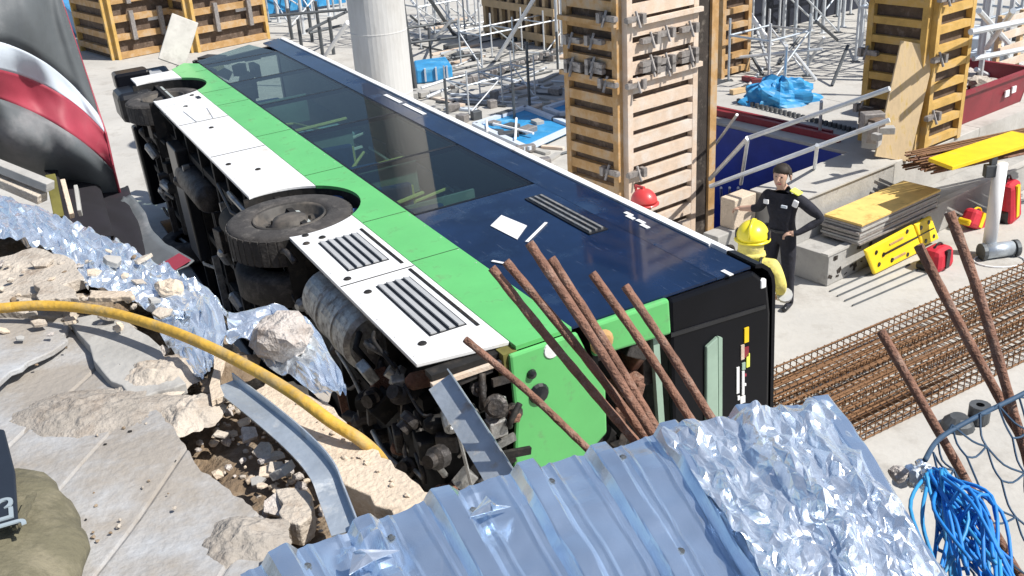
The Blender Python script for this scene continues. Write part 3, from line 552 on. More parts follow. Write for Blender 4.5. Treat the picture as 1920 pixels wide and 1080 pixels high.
# engine and gearbox seen at the open rear
LB().box((.75, -.1, .62), (1.1, 1.4, .5)).build('engine_block', M_dark, bus, bevel=.04)
for k in range(64):
    x = rnd(-.12, 1.25); y = rnd(-1.05, .98); z = rnd(.25, .78)
    if x > .25: z = rnd(.22, .4)
    kind = k % 5; m = random.choice((M_mech, M_mech, M_dark, M_mechl, M_mech))
    if kind == 0: LB().lathe([(0, 0), (.05, 0), (.075, .015), (.075, .06), (.05, .07), (.05, .12), (0, .12)], (x, y, z), (-1 if x < .2 else rnd(-.4, .4), rnd(-.4, .6), -.5), 14).build('pulley', m, bus)
    elif kind == 1: LB().box((x, y, z), (rnd(.06, .22), rnd(.06, .22), rnd(.06, .2)), Matrix.Rotation(rnd(-.8, .8), 3, 'XYZ'[k % 3])).build('engine_part', m, bus, bevel=.012)
    elif kind == 2: LB().tube([(x, y, z), (x+rnd(-.1, .1), y+rnd(.05, .2), z-rnd(0, .12)), (x+rnd(-.15, .2), y+rnd(.1, .4), z+rnd(-.08, .08))], rnd(.012, .035), 7).build('hose', m, bus, smooth=True)
    elif kind == 3: LB().lathe([(0, 0), (.06, 0), (.075, .02), (.075, .09), (.045, .11), (.045, .16), (.0, .16)], (x, y, z), (rnd(-1, .2), rnd(-.6, .6), rnd(-1, 0)), 12).build('engine_cover', m, bus)
    else: LB().tube([(x, y, z), (x-.05, y-rnd(.1, .3), z+rnd(-.1, .1)), (x, y-rnd(.4, .6), z)], .008, 5).build('cable', M_mechl, bus)
for k in range(70):                                   # ancillaries packed over the open rear below the white panel
    x = rnd(-.14, .08); y = rnd(-.75, 1.12); z = rnd(.32, .8); m = random.choice((M_mech, M_mech, M_mechl, M_mechl, M_rust, M_dark)); q = k % 4
    if q == 0: LB().lathe([(0, .02), (.02, .02), (.03, .0), (.05, .0), (.055, -.05), (.055, -.14)], (x, y, z), (-1, rnd(-.5, .8), rnd(-.5, .3)), 12).build('pulley', m, bus)
    elif q == 1: LB().box((x, y, z), (rnd(.05, .14), rnd(.05, .2), rnd(.04, .14)), Matrix.Rotation(rnd(-.7, .7), 3, 'XYZ'[k % 3])).build('engine_part', m, bus, bevel=.01)
    elif q == 2: LB().tube(smoothp([(x, y, z), (x-rnd(0, .08), y+rnd(.05, .15), z+rnd(-.1, .1)), (x-rnd(-.05, .05), y+rnd(.1, .3), z+rnd(-.15, .15))]), rnd(.01, .025), 7).build('hose', m, bus, smooth=True)
    else: LB().bar((x, y, z), (x, y+rnd(-.05, .05), z+rnd(.1, .3)), .03, .05).build('bracket', m, bus)
for k in range(60):                                   # the same on the underside towards the rear axle
    x = rnd(.1, 2.9); y = rnd(-.5, 1.12); z = rnd(.2, .34); m = random.choice((M_mech, M_mech, M_mechl, M_dark, M_rust)); q = k % 4
    if 1.2 < x < 2.45 and y > .55: continue
    if q == 0: LB().lathe([(0, .02), (.03, .02), (.045, .0), (.06, -.02), (.06, -.14)], (x, y, z), (rnd(-.5, .5), rnd(-.3, .6), -1), 12).build('valve', m, bus)
    elif q == 1: LB().box((x, y, z), (rnd(.06, .22), rnd(.05, .2), rnd(.05, .14)), Matrix.Rotation(rnd(-.6, .6), 3, 'XYZ'[k % 3])).build('bracket', m, bus, bevel=.01)
    elif q == 2: LB().tube(smoothp([(x, y, z), (x+rnd(.1, .3), y+rnd(-.12, .12), z-rnd(0, .06)), (x+rnd(.3, .6), y+rnd(-.2, .2), z)]), rnd(.01, .028), 7).build('pipe', m, bus, smooth=True)
    else: LB().bar((x, y, z), (x+rnd(-.1, .1), y-rnd(.2, .5), z), .035, .06).build('strut', m, bus)
for k in range(26):                                   # behind the torn rear opening
    y = Y0-rnd(.3, 1.4); z = rnd(1.55, 2.03); m = random.choice((M_mech, M_dark, M_mechl, M_rust))
    LB().box((rnd(.05, .35), y, z), (rnd(.06, .2), rnd(.05, .25), rnd(.05, .2)), Matrix.Rotation(rnd(-.9, .9), 3, 'XYZ'[k % 3])).build('engine_part', m, bus, bevel=.01)
LB().bar((.05, Y0-.28, 1.98), (.05, Y0-1.5, 2.02), .04, .05).build('opening_frame', M_paleg, bus)
LB().tube([(-.15, Y0-.35, .38), (-.2, Y0-.9, .42), (-.1, Y0-1.6, .3)], .012, 6).build('cable', M_mechl, bus)
# ================================================================== foreground
def sweep(mb, pts, prof, up=Z_):
    pts = [V(p) for p in pts]; n = len(prof); vs = []; fs = []
    for i, p in enumerate(pts):
        d = (pts[min(i+1, len(pts)-1)]-pts[max(i-1, 0)]).normalized(); x = d.cross(up).normalized(); y = x.cross(d)
        for a, b in prof: vs.append(p+x*a+y*b)
    for i in range(len(pts)-1):
        for k in range(n):
            a = i*n+k; b = i*n+(k+1) % n; fs.append((a, b, b+n, a+n))
    fs += [tuple(range(n))[::-1], tuple(range((len(pts)-1)*n, len(pts)*n))]
    return mb.add(vs, fs)
def lerpl(P, t):
    t = min(max(t, 0), 1)*(len(P)-1); i = min(int(t), len(P)-2); return P[i].lerp(P[i+1], t-i)
def crumple(p, amp, s, o=0.):
    v = 0; a = 1.; f = s
    for k in range(4): v += a*(abs(N3(p, f, o+k*7))*2-.5); a *= .55; f *= 2.1
    return v*amp
def foilmesh(fn, nu, nv, amp, flip=False, sd=1):
    # crumpled foil: jittered coarse facets with sharp creases, split again by finer folds
    rs = random.Random(sd); P = {}
    for j in range(nv+1):
        for i in range(nu+1):
            u = min(1, max(0, (i+(rs.uniform(-.42, .42) if 0 < i < nu else 0))/nu)); v = min(1, max(0, (j+(rs.uniform(-.42, .42) if 0 < j < nv else 0))/nv))
            p = fn(u, v); p.z += rs.uniform(-amp, amp)*(1 if rs.random() < .8 else 1.9); P[i, j] = p
    mb = MB(); vs = []; fs = []
    for j in range(nv):
        for i in range(nu):
            a, b, c, d = P[i, j], P[i+1, j], P[i+1, j+1], P[i, j+1]; tris = ((a, b, c), (a, c, d)) if rs.random() < .5 else ((a, b, d), (b, c, d))
            for t3 in tris:
                if flip: t3 = t3[::-1]
                o = len(vs); vs += list(t3)
                if rs.random() < .55:
                    w = [rs.uniform(.2, .5) for _ in t3]; s_ = sum(w); m = sum((q*(k/s_) for q, k in zip(t3, w)), V()); m.z += rs.uniform(-amp, amp)*.5; vs.append(m); fs += [(o, o+1, o+3), (o+1, o+2, o+3), (o+2, o, o+3)]
                else: fs.append((o, o+1, o+2))
    key = {}; remap = []; out = []
    for v in vs:
        k = (round(v.x, 5), round(v.y, 5), round(v.z, 5))
        if k not in key: key[k] = len(out); out.append(v)
        remap.append(key[k])
    return mb.add(out, [tuple(remap[i] for i in f) for f in fs])
def slab_px(name, poly, z, th, m, label, cat, group=None, rough=.012, tilt=.0, sub=4):
    pts = [G(x, y, z) for x, y in poly]; c = sum(pts, V())/len(pts); tx, ty = rnd(-tilt, tilt), rnd(-tilt, tilt); q = []
    for i, p in enumerate(pts):
        r = pts[(i+1) % len(pts)]
        for k in range(sub):
            e = p.lerp(r, k/sub); e = e+V((rnd(-rough, rough), rnd(-rough, rough), 0)); e.z = z+(e.x-c.x)*tx+(e.y-c.y)*ty; q.append(e)
    return tag(MB().prism([e-Z_*th for e in q], (0, 0, th)).build(name, m, bevel=.004), label, cat, group)
# ---- corrugated sheet (fallen fence) with its ribs
SZ = 4.03
TE = [G(425, 1092, SZ-.02), G(640, 1000, SZ), G(800, 937, SZ), G(965, 893, SZ), G(1240, 800, SZ+.01), G(1400, 772, SZ+.01), G(1562, 750, SZ+.02)]
VL = (G(960, 1080, SZ)-G(815, 930, SZ)).normalized(); VRr = (G(1722, 990, SZ)-G(1562, 750, SZ)).normalized()
cum = [0]
for a, b in zip(TE, TE[1:]): cum.append(cum[-1]+(b-a).length)
TL = cum[-1]
def top_at(d):
    for i in range(len(TE)-1):
        if d <= cum[i+1] or i == len(TE)-2: return TE[i].lerp(TE[i+1], (d-cum[i])/(cum[i+1]-cum[i]))
PER = (G(967, 891, SZ)-G(815, 931, SZ)).length; PH = cum[2]+(G(815, 931, SZ)-TE[2]).length
def ribz(d):
    q = ((d-PH) % PER)/PER
    w0 = .045/PER; w1 = .022/PER
    q = q if q < .5 else q-1
    a = abs(q-.1)
    z = .03 if a < w0/2 else (.03*(1-(a-w0/2)/w1) if a < w0/2+w1 else 0)
    for e in (.42, -.22): z += .004*max(0, 1-abs(q-e)*PER/.01)
    return z
def sheet(u, v):
    d = u*TL; p = top_at(d); vd = VL.lerp(VRr, u).normalized(); zz = ribz(d+.012*N3((d*3, v*4, 9)))*(1+.5*N3((d*4, v*6, 2)))
    e = .012*N3((d*6, 0, 1), 1.)+.006*N3((d*22, 0, 1), 1.)
    q = p+vd*(v*1.15-e*(1-min(1, v*6)))
    dent = .03*N3((q.x, q.y, 0), 2.6)+.01*N3((q.x, q.y, 4), 6)+.004*N3((q.x, q.y, 7), 15)
    for (cx, cy, r, h) in DENTS:
        dd = ((q.x-cx)**2+(q.y-cy)**2)**.5
        if dd < r: dent += h*(1-dd/r)*(1+.6*math.sin(dd*90))
    q.z += zz*(1-.25*v)+dent-.03*v
    return q
_d1 = G(900, 950, SZ); _d2 = G(690, 1040, SZ); DENTS = [(_d1.x, _d1.y, .06, -.016), (_d2.x, _d2.y, .12, -.03)]
t = thing('corrugated_sheet', sheet(.5, .5), 'flattened blue-grey corrugated metal fence sheet in front of the bus rear', 'metal sheet')
MB().grid(sheet, 420, 60, flip=True).build('sheet', M_sheet, t, solid=.003)
for i in range(7):
    for vv in (.07, .42, .78): p = sheet(min(.98, (PH+(i-2+.32)*PER)/TL) if 0 < (PH+(i-2+.32)*PER)/TL < .98 else .5+i*.01, vv+rnd(-.02, .02)); MB().lathe([(0, .007), (.005, .007), (.006, .003), (.011, .002), (.011, 0)], p+Z_*.002, Z_, 8).build('screw', M_dksteel, t)
# white torn tabs bent up out of the sheet
for cpx, pts, lab in (((905, 950), ((880, 970), (912, 930), (930, 948), (958, 950), (925, 958)), 'small torn metal flap curling up from the corrugated sheet near its rib'), ((670, 1045), ((655, 1078), (662, 1035), (675, 1030), (750, 1032), (700, 1052)), 'larger torn metal flap on the dented corner of the corrugated sheet')):
    q = [G(x, y, SZ+.035+.018*(i % 3)) for i, (x, y) in enumerate(pts)]; m = MB(); c = sum(q, V())/len(q)
    m.add(q+[c+Z_*.012], [(i, (i+1) % len(q), len(q)) for i in range(len(q))]); tag(m.build('metal_flap', M_foil, solid=.002), lab, 'metal flap')
# ---- crumpled foil blanket over the right of the sheet
LF = [G(1238, 803, SZ+.05), G(1290, 870, SZ+.05), G(1345, 950, SZ+.05), G(1400, 1020, SZ+.05), G(1440, 1110, SZ+.05)]
RFo = [G(1566, 746, SZ+.06), G(1625, 830, SZ+.06), G(1690, 925, SZ+.06), G(1735, 1000, SZ+.03), G(1800, 1110, SZ+.0)]
def foil_r(u, v):
    a = lerpl(LF, v+.02*N3((v*9, 1, 0))); b = lerpl(RFo, v); p = a.lerp(b, u)
    p = p+V((.02*N3((u*7, v*7, 2)), .02*N3((u*7, v*7, 5)), 0))
    edge_ = min(1, 8*min(u, 1-u)+.15)
    p.z += crumple((p.x, p.y*.8, 0), .012, 3.2)*edge_+.03*N3((p.x, p.y, 0), 3.)+(.03 if .42 < u < .6 else 0)*(1 if .25 < v < .6 else .4)
    for uc, hh in ((.16, .02), (.5, .034), (.82, .024)): p.z += hh*max(0, 1-abs(u+.05*math.sin(v*7)-uc)/.07)
    if u > .93: p.z -= (u-.93)*.6
    return p
tag(foilmesh(foil_r, 32, 24, .0125, True, 3).build('foil_blanket', M_foil, sub=1), 'crumpled silver foil insulation spread over the right end of the corrugated sheet', 'foil')
# ---- foil along the broken edge, left
OF = [G(x, y, 4.02) for x, y in ((-60, 345), (60, 383), (150, 420), (240, 458), (320, 505), (395, 548), (440, 600))]
IF = [G(x, y, 4.02) for x, y in ((-60, 452), (40, 458), (105, 490), (145, 545), (205, 560), (262, 585), (330, 610))]
def foil_l(u, v):
    p = lerpl(OF, u).lerp(lerpl(IF, u+.03*N3((v*6, u*9, 0))), v); p = p+V((.03*N3((u*9, v*5, 2)), .03*N3((u*9, v*5, 5)), 0))
    p.z += .03+crumple((p.x, p.y, 2), .012, 4.)-(.12*(1-v/.08) if v < .08 else 0); return p
tag(foilmesh(foil_l, 64, 17, .022, False, 4).build('foil_blanket', M_foil, sub=1), 'crumpled silver foil insulation along the broken street edge under the tarpaulin', 'foil')
for nm, O1, I1, lab in (('a', ((300, 528), (372, 520), (412, 560), (425, 620), (412, 690)), ((262, 545), (285, 590), (300, 625), (330, 665), (372, 712)), 'bright folded foil flap on which the yellow hose lies'),
                        ('b', ((430, 582), (520, 568), (590, 610), (640, 700), (652, 742)), ((425, 650), (470, 655), (510, 690), (560, 720), (615, 748)), 'torn foil scrap wrapped around the big pale rock')):
    o1 = [G(x, y, 4.05) for x, y in O1]; i1 = [G(x, y, 4.02) for x, y in I1]
    def ff_(u, v, o1=o1, i1=i1, k=ord(nm)):
        p = lerpl(o1, u).lerp(lerpl(i1, u), v); p.z += crumple((p.x, p.y, k), .02, 5.)+.02*math.sin(v*3.1); return p
    tag(foilmesh(ff_, 16, 11, .02, False, ord(nm)).build('foil_scrap', M_foil, sub=1), lab, 'foil')
# ---- dusty ribbed sheet, bottom left
E0, E1 = G(120, 592, 4.0), G(540, 1050, 4.0); RD = (G(187, 1045, 4.0)-G(330, 850, 4.0)).normalized()
def dsheet(u, v):
    e = E0.lerp(E1, u); e = e+(E1-E0).cross(Z_).normalized()*(.05*N3((u*5, 0, 3))+.012*N3((u*17, 0, 3))+.006*N3((u*60, 0, 3)))
    p = e+RD*(v*1.35); d = u*(E1-E0).length; q = (d-.05) % .4; r = -.007 if q < .01 else (-.007*(1-(q-.01)/.01) if q < .02 else 0)
    p.z += r+.03*N3((p.x, p.y, 0), 1.8)+.012*v+.02*math.sin(u*3.1); return p
tag(MB().grid(dsheet, 260, 60).build('ribbed_sheet', M_dusty, solid=.004), 'pale ribbed metal sheet covered in concrete dust on the rubble', 'metal sheet')
# ---- broken slabs and wedge pieces
SG = 'broken slabs along the street edge'
for poly, z, th, m, lab in ((((-20, 478), (60, 462), (140, 492), (158, 528), (90, 548), (-20, 552)), 4.05, .05, M_rubble, 'cracked tan concrete slab against the foil above the hose'),
    (((-20, 556), (70, 552), (160, 548), (250, 592), (120, 590), (-20, 588)), 4.02, .05, M_rubble, 'thin broken slab half under the yellow hose'),
    (((130, 600), (215, 588), (302, 652), (345, 720), (250, 745), (196, 700)), 4.035, .04, M_conc, 'grey wedge-shaped slab lying under the hose on the dusty sheet'),
    (((60, 520), (128, 532), (150, 560), (80, 566)), 4.09, .03, M_rubble, 'small tan slab shard resting on the cracked slab'),
    (((160, 538), (246, 544), (250, 562), (172, 560)), 4.1, .02, M_kerb, 'flat pinkish concrete splinter lying at the foil edge'),
    (((520, 920), (570, 912), (596, 950), (566, 985), (530, 972)), 4.0, .07, M_rubble, 'grey angular lump beside the bent galvanised strip'),
    (((395, 650), (420, 655), (415, 740), (392, 748)), 4.06, .02, M_kerb, 'narrow white splinter standing by the top of the galvanised strip'),
    (((-20, 600), (50, 592), (125, 602), (118, 640), (40, 690), (-20, 740)), 4.045, .02, M_dusty, 'pale flat plate lying between the hose and the dark patch')):
    slab_px('broken_slab', poly, z, th, m, lab, 'slab', SG, tilt=.12)
# dark cracks between the plates come from real gaps; kerb beam along the edge
kb = [(470, 742), (505, 708), (560, 718), (620, 765), (690, 832), (760, 888), (814, 926), (748, 968), (650, 905), (560, 828)]
slab_px('kerb_beam', kb, 4.0, .24, M_kerb, 'tan cracked concrete kerb beam overhanging the dark gap', 'kerb', rough=.01, sub=5)
# stones
def rock(c, r, m, label, name='stone', group=None, sq=.7, seed=0, sub=2):
    bm = bmesh.new(); bmesh.ops.create_icosphere(bm, subdivisions=sub, radius=1)
    sx, sy = rnd(.75, 1.25), rnd(.75, 1.25); me = bpy.data.meshes.new(name)
    for v in bm.verts:
        q = v.co.copy(); k = 1+.45*noise.noise(q*1.3+V((seed, seed*.7, 0)))+.18*noise.noise(q*3.1+V((seed, 0, 3)))
        v.co = V((q.x*sx, q.y*sy, q.z*sq))*(k*r)
    bm.to_mesh(me); bm.free(); me.materials.append(m); o = bpy.data.objects.new(name, me); COL.objects.link(o); o.location = c; o.rotation_euler.z = rnd(0, 6.3); WM[o] = Matrix.Translation(c)
    return tag(o, label, 'stone', group)
rock(G(530, 632, 4.08), .086, M_rock, 'big pale pinkish rock lying in the torn foil', 'rock', sq=.85, seed=3.3, sub=3)
rock(G(318, 540, 4.07), .045, M_kerb, 'fist-sized tan stone sitting on the foil above the hose', 'rock', seed=9.1, sub=3)
SGR = 'loose stones in the soil strip'
for k in range(175):
    t_ = rnd(0, 1); c = V((300, 655, 0)).lerp(V((600, 985, 0)), t_)+V((rnd(-70, 75), rnd(-45, 30), 0))
    if c.x > 640 or c.x < 250: continue
    p = G(c.x, c.y, 3.95); r = random.choice((.004, .005, .006, .008, .01, .014)); p.z = 3.925+r*.4+.03*N3((p.x, p.y, 0), 2.2)
    rock(p, r*1.3, random.choice((M_rubble, M_kerb, M_rock)), 'small loose stone in the brown soil beside the galvanised strip', group=SGR, seed=k*1.7, sub=1)
for k in range(36):
    c = (rnd(0, 330), rnd(640, 1060)); p = G(*c, 4.03); rock(p, rnd(.003, .007), random.choice((M_rubble, M_earth, M_dark)), 'tiny crumb of rubble on the dusty ribbed sheet', group='crumbs on the dusty sheet', seed=k*2.3, sub=1)
for k in range(36):
    c = (rnd(0, 260), rnd(470, 620)); p = G(*c, 4.06); rock(p, rnd(.006, .02), random.choice((M_rubble, M_kerb, M_earth)), 'small rubble stone among the cracked slabs by the foil', group='stones among the slabs', seed=k*2.9, sub=1)
for k in range(18):
    t_ = rnd(0, 1); c = V((500, 715, 0)).lerp(V((780, 945, 0)), t_)+V((rnd(-20, 20), rnd(-12, 12), 0)); p = G(c.x, c.y, 4.004); rock(p, rnd(.004, .01), M_kerb, 'pebble lying on top of the tan kerb beam', group='pebbles on the kerb', seed=k*3.1, sub=1)
def mound(px, py, rx, ry, h, m, lab, sd):
    c = G(px, py, 4.02)
    def f(u, v):
        th = u*6.2832; r = v*(1+.35*N3((math.cos(th), math.sin(th), sd), 1.6)+.12*N3((math.cos(th)*4, math.sin(th)*4, sd), 1.)); x, y = math.cos(th)*r*rx, math.sin(th)*r*ry
        return c+V((x, y, h*(1-v*v)*(1+.5*N3((x, y, sd), 14)+.4*N3((x, y, sd), 34))-.012*v+.004*N3((x, y, sd), 80)))
    tag(MB().grid(f, 70, 26, flip=True).build('dust_mound', m, smooth=True), lab, 'dust', 'dust mounds on the rubble')
for a in ((170, 775, .3, .17, .03, M_dustm, 'grey-brown drift of concrete dust across the ribbed sheet', 1.), (300, 700, .16, .14, .035, M_rubble, 'rough pale rubble drift under the hose at the wedge slab', 2.), (40, 515, .3, .2, .03, M_rubble, 'rough tan rubble drift among the cracked slabs', 3.), (430, 690, .1, .12, .03, M_earth, 'brown earth drift at the top of the galvanised strip', 4.), (455, 1010, .13, .1, .03, M_dustm, 'grey dust drift at the corner of the ribbed sheet', 5.), (360, 770, .1, .12, .03, M_rubble, 'crumbly pale drift along the torn sheet edge', 6.), (215, 560, .17, .1, .025, M_earth, 'brown earth drift between the slabs and the foil', 7.)): mound(*a)
rs_ = random.Random(5)
for k in range(46):                                   # angular shards
    if k < 26: c = (rs_.uniform(-10, 330), rs_.uniform(470, 640)); 
    else: c = (rs_.uniform(290, 600), rs_.uniform(660, 980)); c = (c[0], 655+(c[0]-300)*1.08+rs_.uniform(-60, 60))
    p = G(c[0], c[1], 4.06 if k < 26 else 3.97); r = rs_.uniform(.012, .045); n9 = rs_.randint(4, 6); a0 = rs_.uniform(0, 6); R9 = Matrix.Rotation(rs_.uniform(-.5, .5), 3, 'X') @ Matrix.Rotation(rs_.uniform(-.5, .5), 3, 'Y')
    P9 = [p+R9 @ V((math.cos(a0+i*6.283/n9)*r*rs_.uniform(.6, 1.3), math.sin(a0+i*6.283/n9)*r*rs_.uniform(.5, 1.1), 0)) for i in range(n9)]
    tag(MB().prism(P9, R9 @ V((0, 0, r*rs_.uniform(.25, .6)))).build('concrete_shard', (M_rubble, M_kerb, M_conc, M_rock)[k % 4], bevel=.002), 'angular concrete shard among the cracked slabs near the hose' if k < 26 else 'angular concrete shard in the soil strip by the galvanised strip', 'shard', 'concrete shards')
# ---- yellow hose
hp = [G(x, y, z) for x, y, z in ((-900, 700, 4.0), (-400, 640, 4.02), (-120, 594, 4.1), (0, 578, 4.11), (90, 573, 4.115), (190, 583, 4.12), (290, 610, 4.13), (380, 645, 4.14), (470, 690, 4.12), (550, 738, 4.1), (620, 790, 4.06), (680, 828, 4.02), (720, 870, 3.9), (740, 930, 3.7))]
tag(MB().tube(smoothpath(hp, 6), .0185, 12).build('hose', M_hose, smooth=True), 'thick yellow hose running over the rubble and down into the gap', 'hose')
# ---- galvanised strips
Lp = [(-.035, 0), (.035, 0), (.035, .004), (-.031, .004), (-.031, .03), (-.035, .03)]
sp = smoothpath([G(420, 722, 4.05), G(500, 785, 4.05), G(565, 842, 4.05), G(604, 888, 4.05), G(622, 930, 4.03), G(648, 1000, 4.02)], 5)
tag(sweep(MB(), sp, Lp).build('galvanised_strip', M_galv, solid=0), 'bent galvanised steel strip lying across the soil beside the kerb', 'metal strip')
Lq = [(-.055, 0), (.055, 0), (.055, .004), (-.05, .004), (-.05, .035), (-.055, .035)]
tag(sweep(MB(), [D(826, 716, 3.55), D(875, 792, 3.3), D(945, 905, 2.95), D(990, 980, 2.72)], Lq, up=V((0, -1, .6))).build('galvanised_strip', M_galv), 'wide galvanised steel strut rising from the sheet before the engine', 'metal strip')
# ---- rusty starter bars
def rbar(pts, r, label):
    m = MB(); P = smoothpath(pts, 10); m.tube(P, r, 10, rr=[r*(1+.1*N3(p, 14)+.05*math.sin(i*2.2)) for i, p in enumerate(P)])
    return tag(m.build('starter_bar', M_rust, smooth=True), label, 'steel bar', 'rusty starter bars')
SB = [((872, 636), (985, 738), (1098, 838), 'thin rusty starter bar crossing the white rear panel and green corner', .014),
      ((922, 502), (1030, 650), (1178, 812), 'rusty starter bar crossing the green corner beside the round hole', .0175),
      ((948, 490), (1062, 640), (1205, 812), 'rusty starter bar with a red smear near its middle', .0175),
      ((992, 455), (1085, 600), (1215, 800), 'longest rusty starter bar reaching over the dark side panel', .018),
      ((1033, 484), (1115, 610), (1225, 795), 'rusty starter bar passing over the orange rear lamp', .018),
      ((1110, 512), (1200, 650), (1292, 782), 'rusty starter bar leaning across the green rear flap', .0175),
      ((1172, 536), (1245, 650), (1330, 778), 'rusty starter bar next to the pale green strip of the bus rear', .0165)]
for k, (a, b, c, lab, r) in enumerate(SB):
    y0 = 2.78+.05*(k % 3); p = D(*c, y0); t_ = D(*a, y0+.26); q = p.lerp(t_, .5)+V((rnd(-.01, .01), 0, rnd(-.008, .008)))
    rbar([p+(p-q)*.7, p, q, t_], r*.88, lab)
RBp = [((1652, 622), (1760, 810), (1905, 1068), 2.75, 'rusty starter bar standing before the near edge of the rebar cage', .015),
       ((1722, 460), (1800, 610), (1888, 772), 2.95, 'rusty starter bar whose tip touches the yellow rescue board in view', .0165),
       ((1780, 398), (1838, 560), (1908, 800), 2.9, 'tallest rusty starter bar rising beside the white post', .0165)]
for a, b, c, y0, lab, r in RBp:
    p = D(*c, y0); q = D(*b, y0+.1); t_ = D(*a, y0+.2); rbar([p+(p-q)*.9, p, q, t_], r, lab)
# ---- torn striped tarpaulin, far left
LV = [(0, (-60, -170), (50, -110), (105, -30)), (.33, (-60, 72), (70, 108), (188, 220)), (.46, (-60, 122), (85, 160), (199, 252)), (.63, (-60, 168), (92, 226), (214, 320)), (1, (-60, 278), (108, 345), (228, 374))]
def tarp(u, v):
    for (v0, *a), (v1, *b) in zip(LV, LV[1:]):
        if v <= v1+1e-6: break
    t_ = (v-v0)/(v1-v0)
    P3 = [V((*p, 0)).lerp(V((*q, 0)), t_) for p, q in zip(a, b)]
    p = P3[0]*((u-.5)*(u-1)*2)+P3[1]*(u*(1-u)*4)+P3[2]*(u*(u-.5)*2)
    y = 5.75+.5*u-.25*math.sin(v*3.1)+.1*N3((u*3, v*3, 1))+.05*math.sin(v*11+u*5)+.03*math.sin(u*13-v*6)+.02*N3((u*9, v*9, 4))
    return D(p.x, p.y, y)
t = thing('tarpaulin', D(60, 345, 5.6), 'torn grey vinyl tarpaulin with white and red stripe hanging over the gap', 'tarpaulin')
for nm, v0, v1, m in (('cloth', 0, .33, M_grey), ('white_stripe', .33, .46, M_whitev), ('red_stripe', .46, .63, M_redv), ('cloth', .63, 1, M_grey)):
    MB().grid(lambda u, v: tarp(u, v0+(v1-v0)*v), 30, 10).build(nm, m, t, smooth=True, solid=.006)
MB().tube([tarp(1, i/20) for i in range(21)], .008, 6).build('red_hem', M_redv, t)
_tp = tarp(0, .0); MB().tube([V((_tp.x-.02, _tp.y+.06, _tp.z+.1)), V((_tp.x-.25, _tp.y+.75, 3.0))], .03, 8).build('support_post', M_galv, t)
dr = [D(232, 372, 6.1), D(248, 410, 5.9), D(252, 455, 5.6), D(285, 485, 5.3), D(325, 512, 5.0)]; wd_ = [.05, .09, .13, .13, .12]
m = MB(); P = smoothpath(dr, 6)
m.grid(lambda u, v: lerpl(P, u)+V((.7, .5, .25))*((v-.5)*2*(.05+.09*min(1, u*2)))+V((0, 0, .02*N3((u*8, v*3, 0)))), 24, 6); m.build('hanging_strip', M_grey, t, smooth=True, solid=.006)
MB().grid(lambda u, v: lerpl(P, .86+.16*u)+V((.7, .5, .25))*((v-.5)*2*.12)+Z_*.012, 4, 4).build('red_end', M_redv, t, solid=.004)
def gap_shadow(u, v):  # dark cloth under the tarpaulin, added to fill the gap with painted shadow
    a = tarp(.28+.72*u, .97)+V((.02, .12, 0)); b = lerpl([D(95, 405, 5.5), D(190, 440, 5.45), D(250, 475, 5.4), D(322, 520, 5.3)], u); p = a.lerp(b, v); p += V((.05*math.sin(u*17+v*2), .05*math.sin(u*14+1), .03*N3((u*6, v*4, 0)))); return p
MB().grid(gap_shadow, 40, 14).build('gap_shadow_cloth', M_gapshadow, t, smooth=True, solid=.006)
# broken timber and post under the tarpaulin
for pts, wd2, m_, lab in ((((-30, 300), (95, 350)), .06, M_conc, 'grey split board under the tarpaulin, the upper of three'), (((-30, 325), (80, 372)), .07, M_rubble, 'weathered split board under the tarpaulin, the lower one'), (((95, 330), (112, 410)), .05, M_moss, 'short mossy post stump under the tarpaulin'), (((118, 340), (135, 405)), .025, M_kerb, 'pale splinter beside the mossy post stump'), (((143, 352), (150, 400)), .02, M_conc, 'thin grey stake beside the mossy post stump')):
    tag(MB().bar(D(*pts[0], 5.3), D(*pts[1], 5.15), wd2, .05).build('broken_board', m_, bevel=.004), lab, 'board')
# ---- olive garment modelled as a rounded bundle, with dark patch and pale lettering, bottom left
bundlec = G(-75, 1090, 4.05)
def bag(u, v):
    th = u*2*math.pi; ph = v*math.pi; r = V((math.sin(ph)*math.cos(th)*.33, math.sin(ph)*math.sin(th)*.5, math.cos(ph)*.12))
    k = 1+.1*N3((r.x, r.y, r.z), 5, 2)+.05*N3((r.x, r.y*2, r.z), 14, 5)+.03*abs(math.sin((r.x+r.y)*24))
    q = Matrix.Rotation(.35, 3, 'Z') @ (r*k); return bundlec+q+V((-.05, -.03, .0))
t = thing('olive_garment', bundlec, 'bundled olive garment with a dark lettered patch lying on the dusty sheet', 'bag')
MB().grid(bag, 64, 40, flip=True).build('body', M_olive, t, smooth=True)
pa = [D(x, y, y2) for x, y, y2 in ((-50, 800, 2.42), (22, 815, 2.44), (34, 900, 2.27), (36, 985, 2.12), (-50, 1005, 2.1))]
bundletop = max((bag(i/40, j/40) for i in range(40) for j in range(40)), key=lambda p: p.z).z
pp = [G(x, y, bundletop+.012) for x, y in ((-70, 800), (10, 812), (30, 890), (36, 985), (-50, 1000))]
MB().prism(pp, (0, 0, .012)).build('patch', M_plate, t, bevel=.004)
def letters(txt, origin, xdir, ydir, size, m, parent, name='lettering'):
    cu = bpy.data.curves.new('t', 'FONT'); cu.body = txt; cu.size = size; cu.extrude = .002; to = bpy.data.objects.new('t', cu); COL.objects.link(to)
    dg = bpy.context.evaluated_depsgraph_get(); me = bpy.data.meshes.new_from_object(to.evaluated_get(dg)); bpy.data.objects.remove(to)
    xd = xdir.normalized(); n_ = xd.cross(ydir).normalized(); yd = n_.cross(xd); mb = MB(); mb.add([origin+xd*v.co.x+yd*v.co.y+n_*v.co.z for v in me.vertices], [tuple(p.vertices) for p in me.polygons])
    bpy.data.meshes.remove(me); return mb.build(name, m, parent)
zt = bundletop+.026
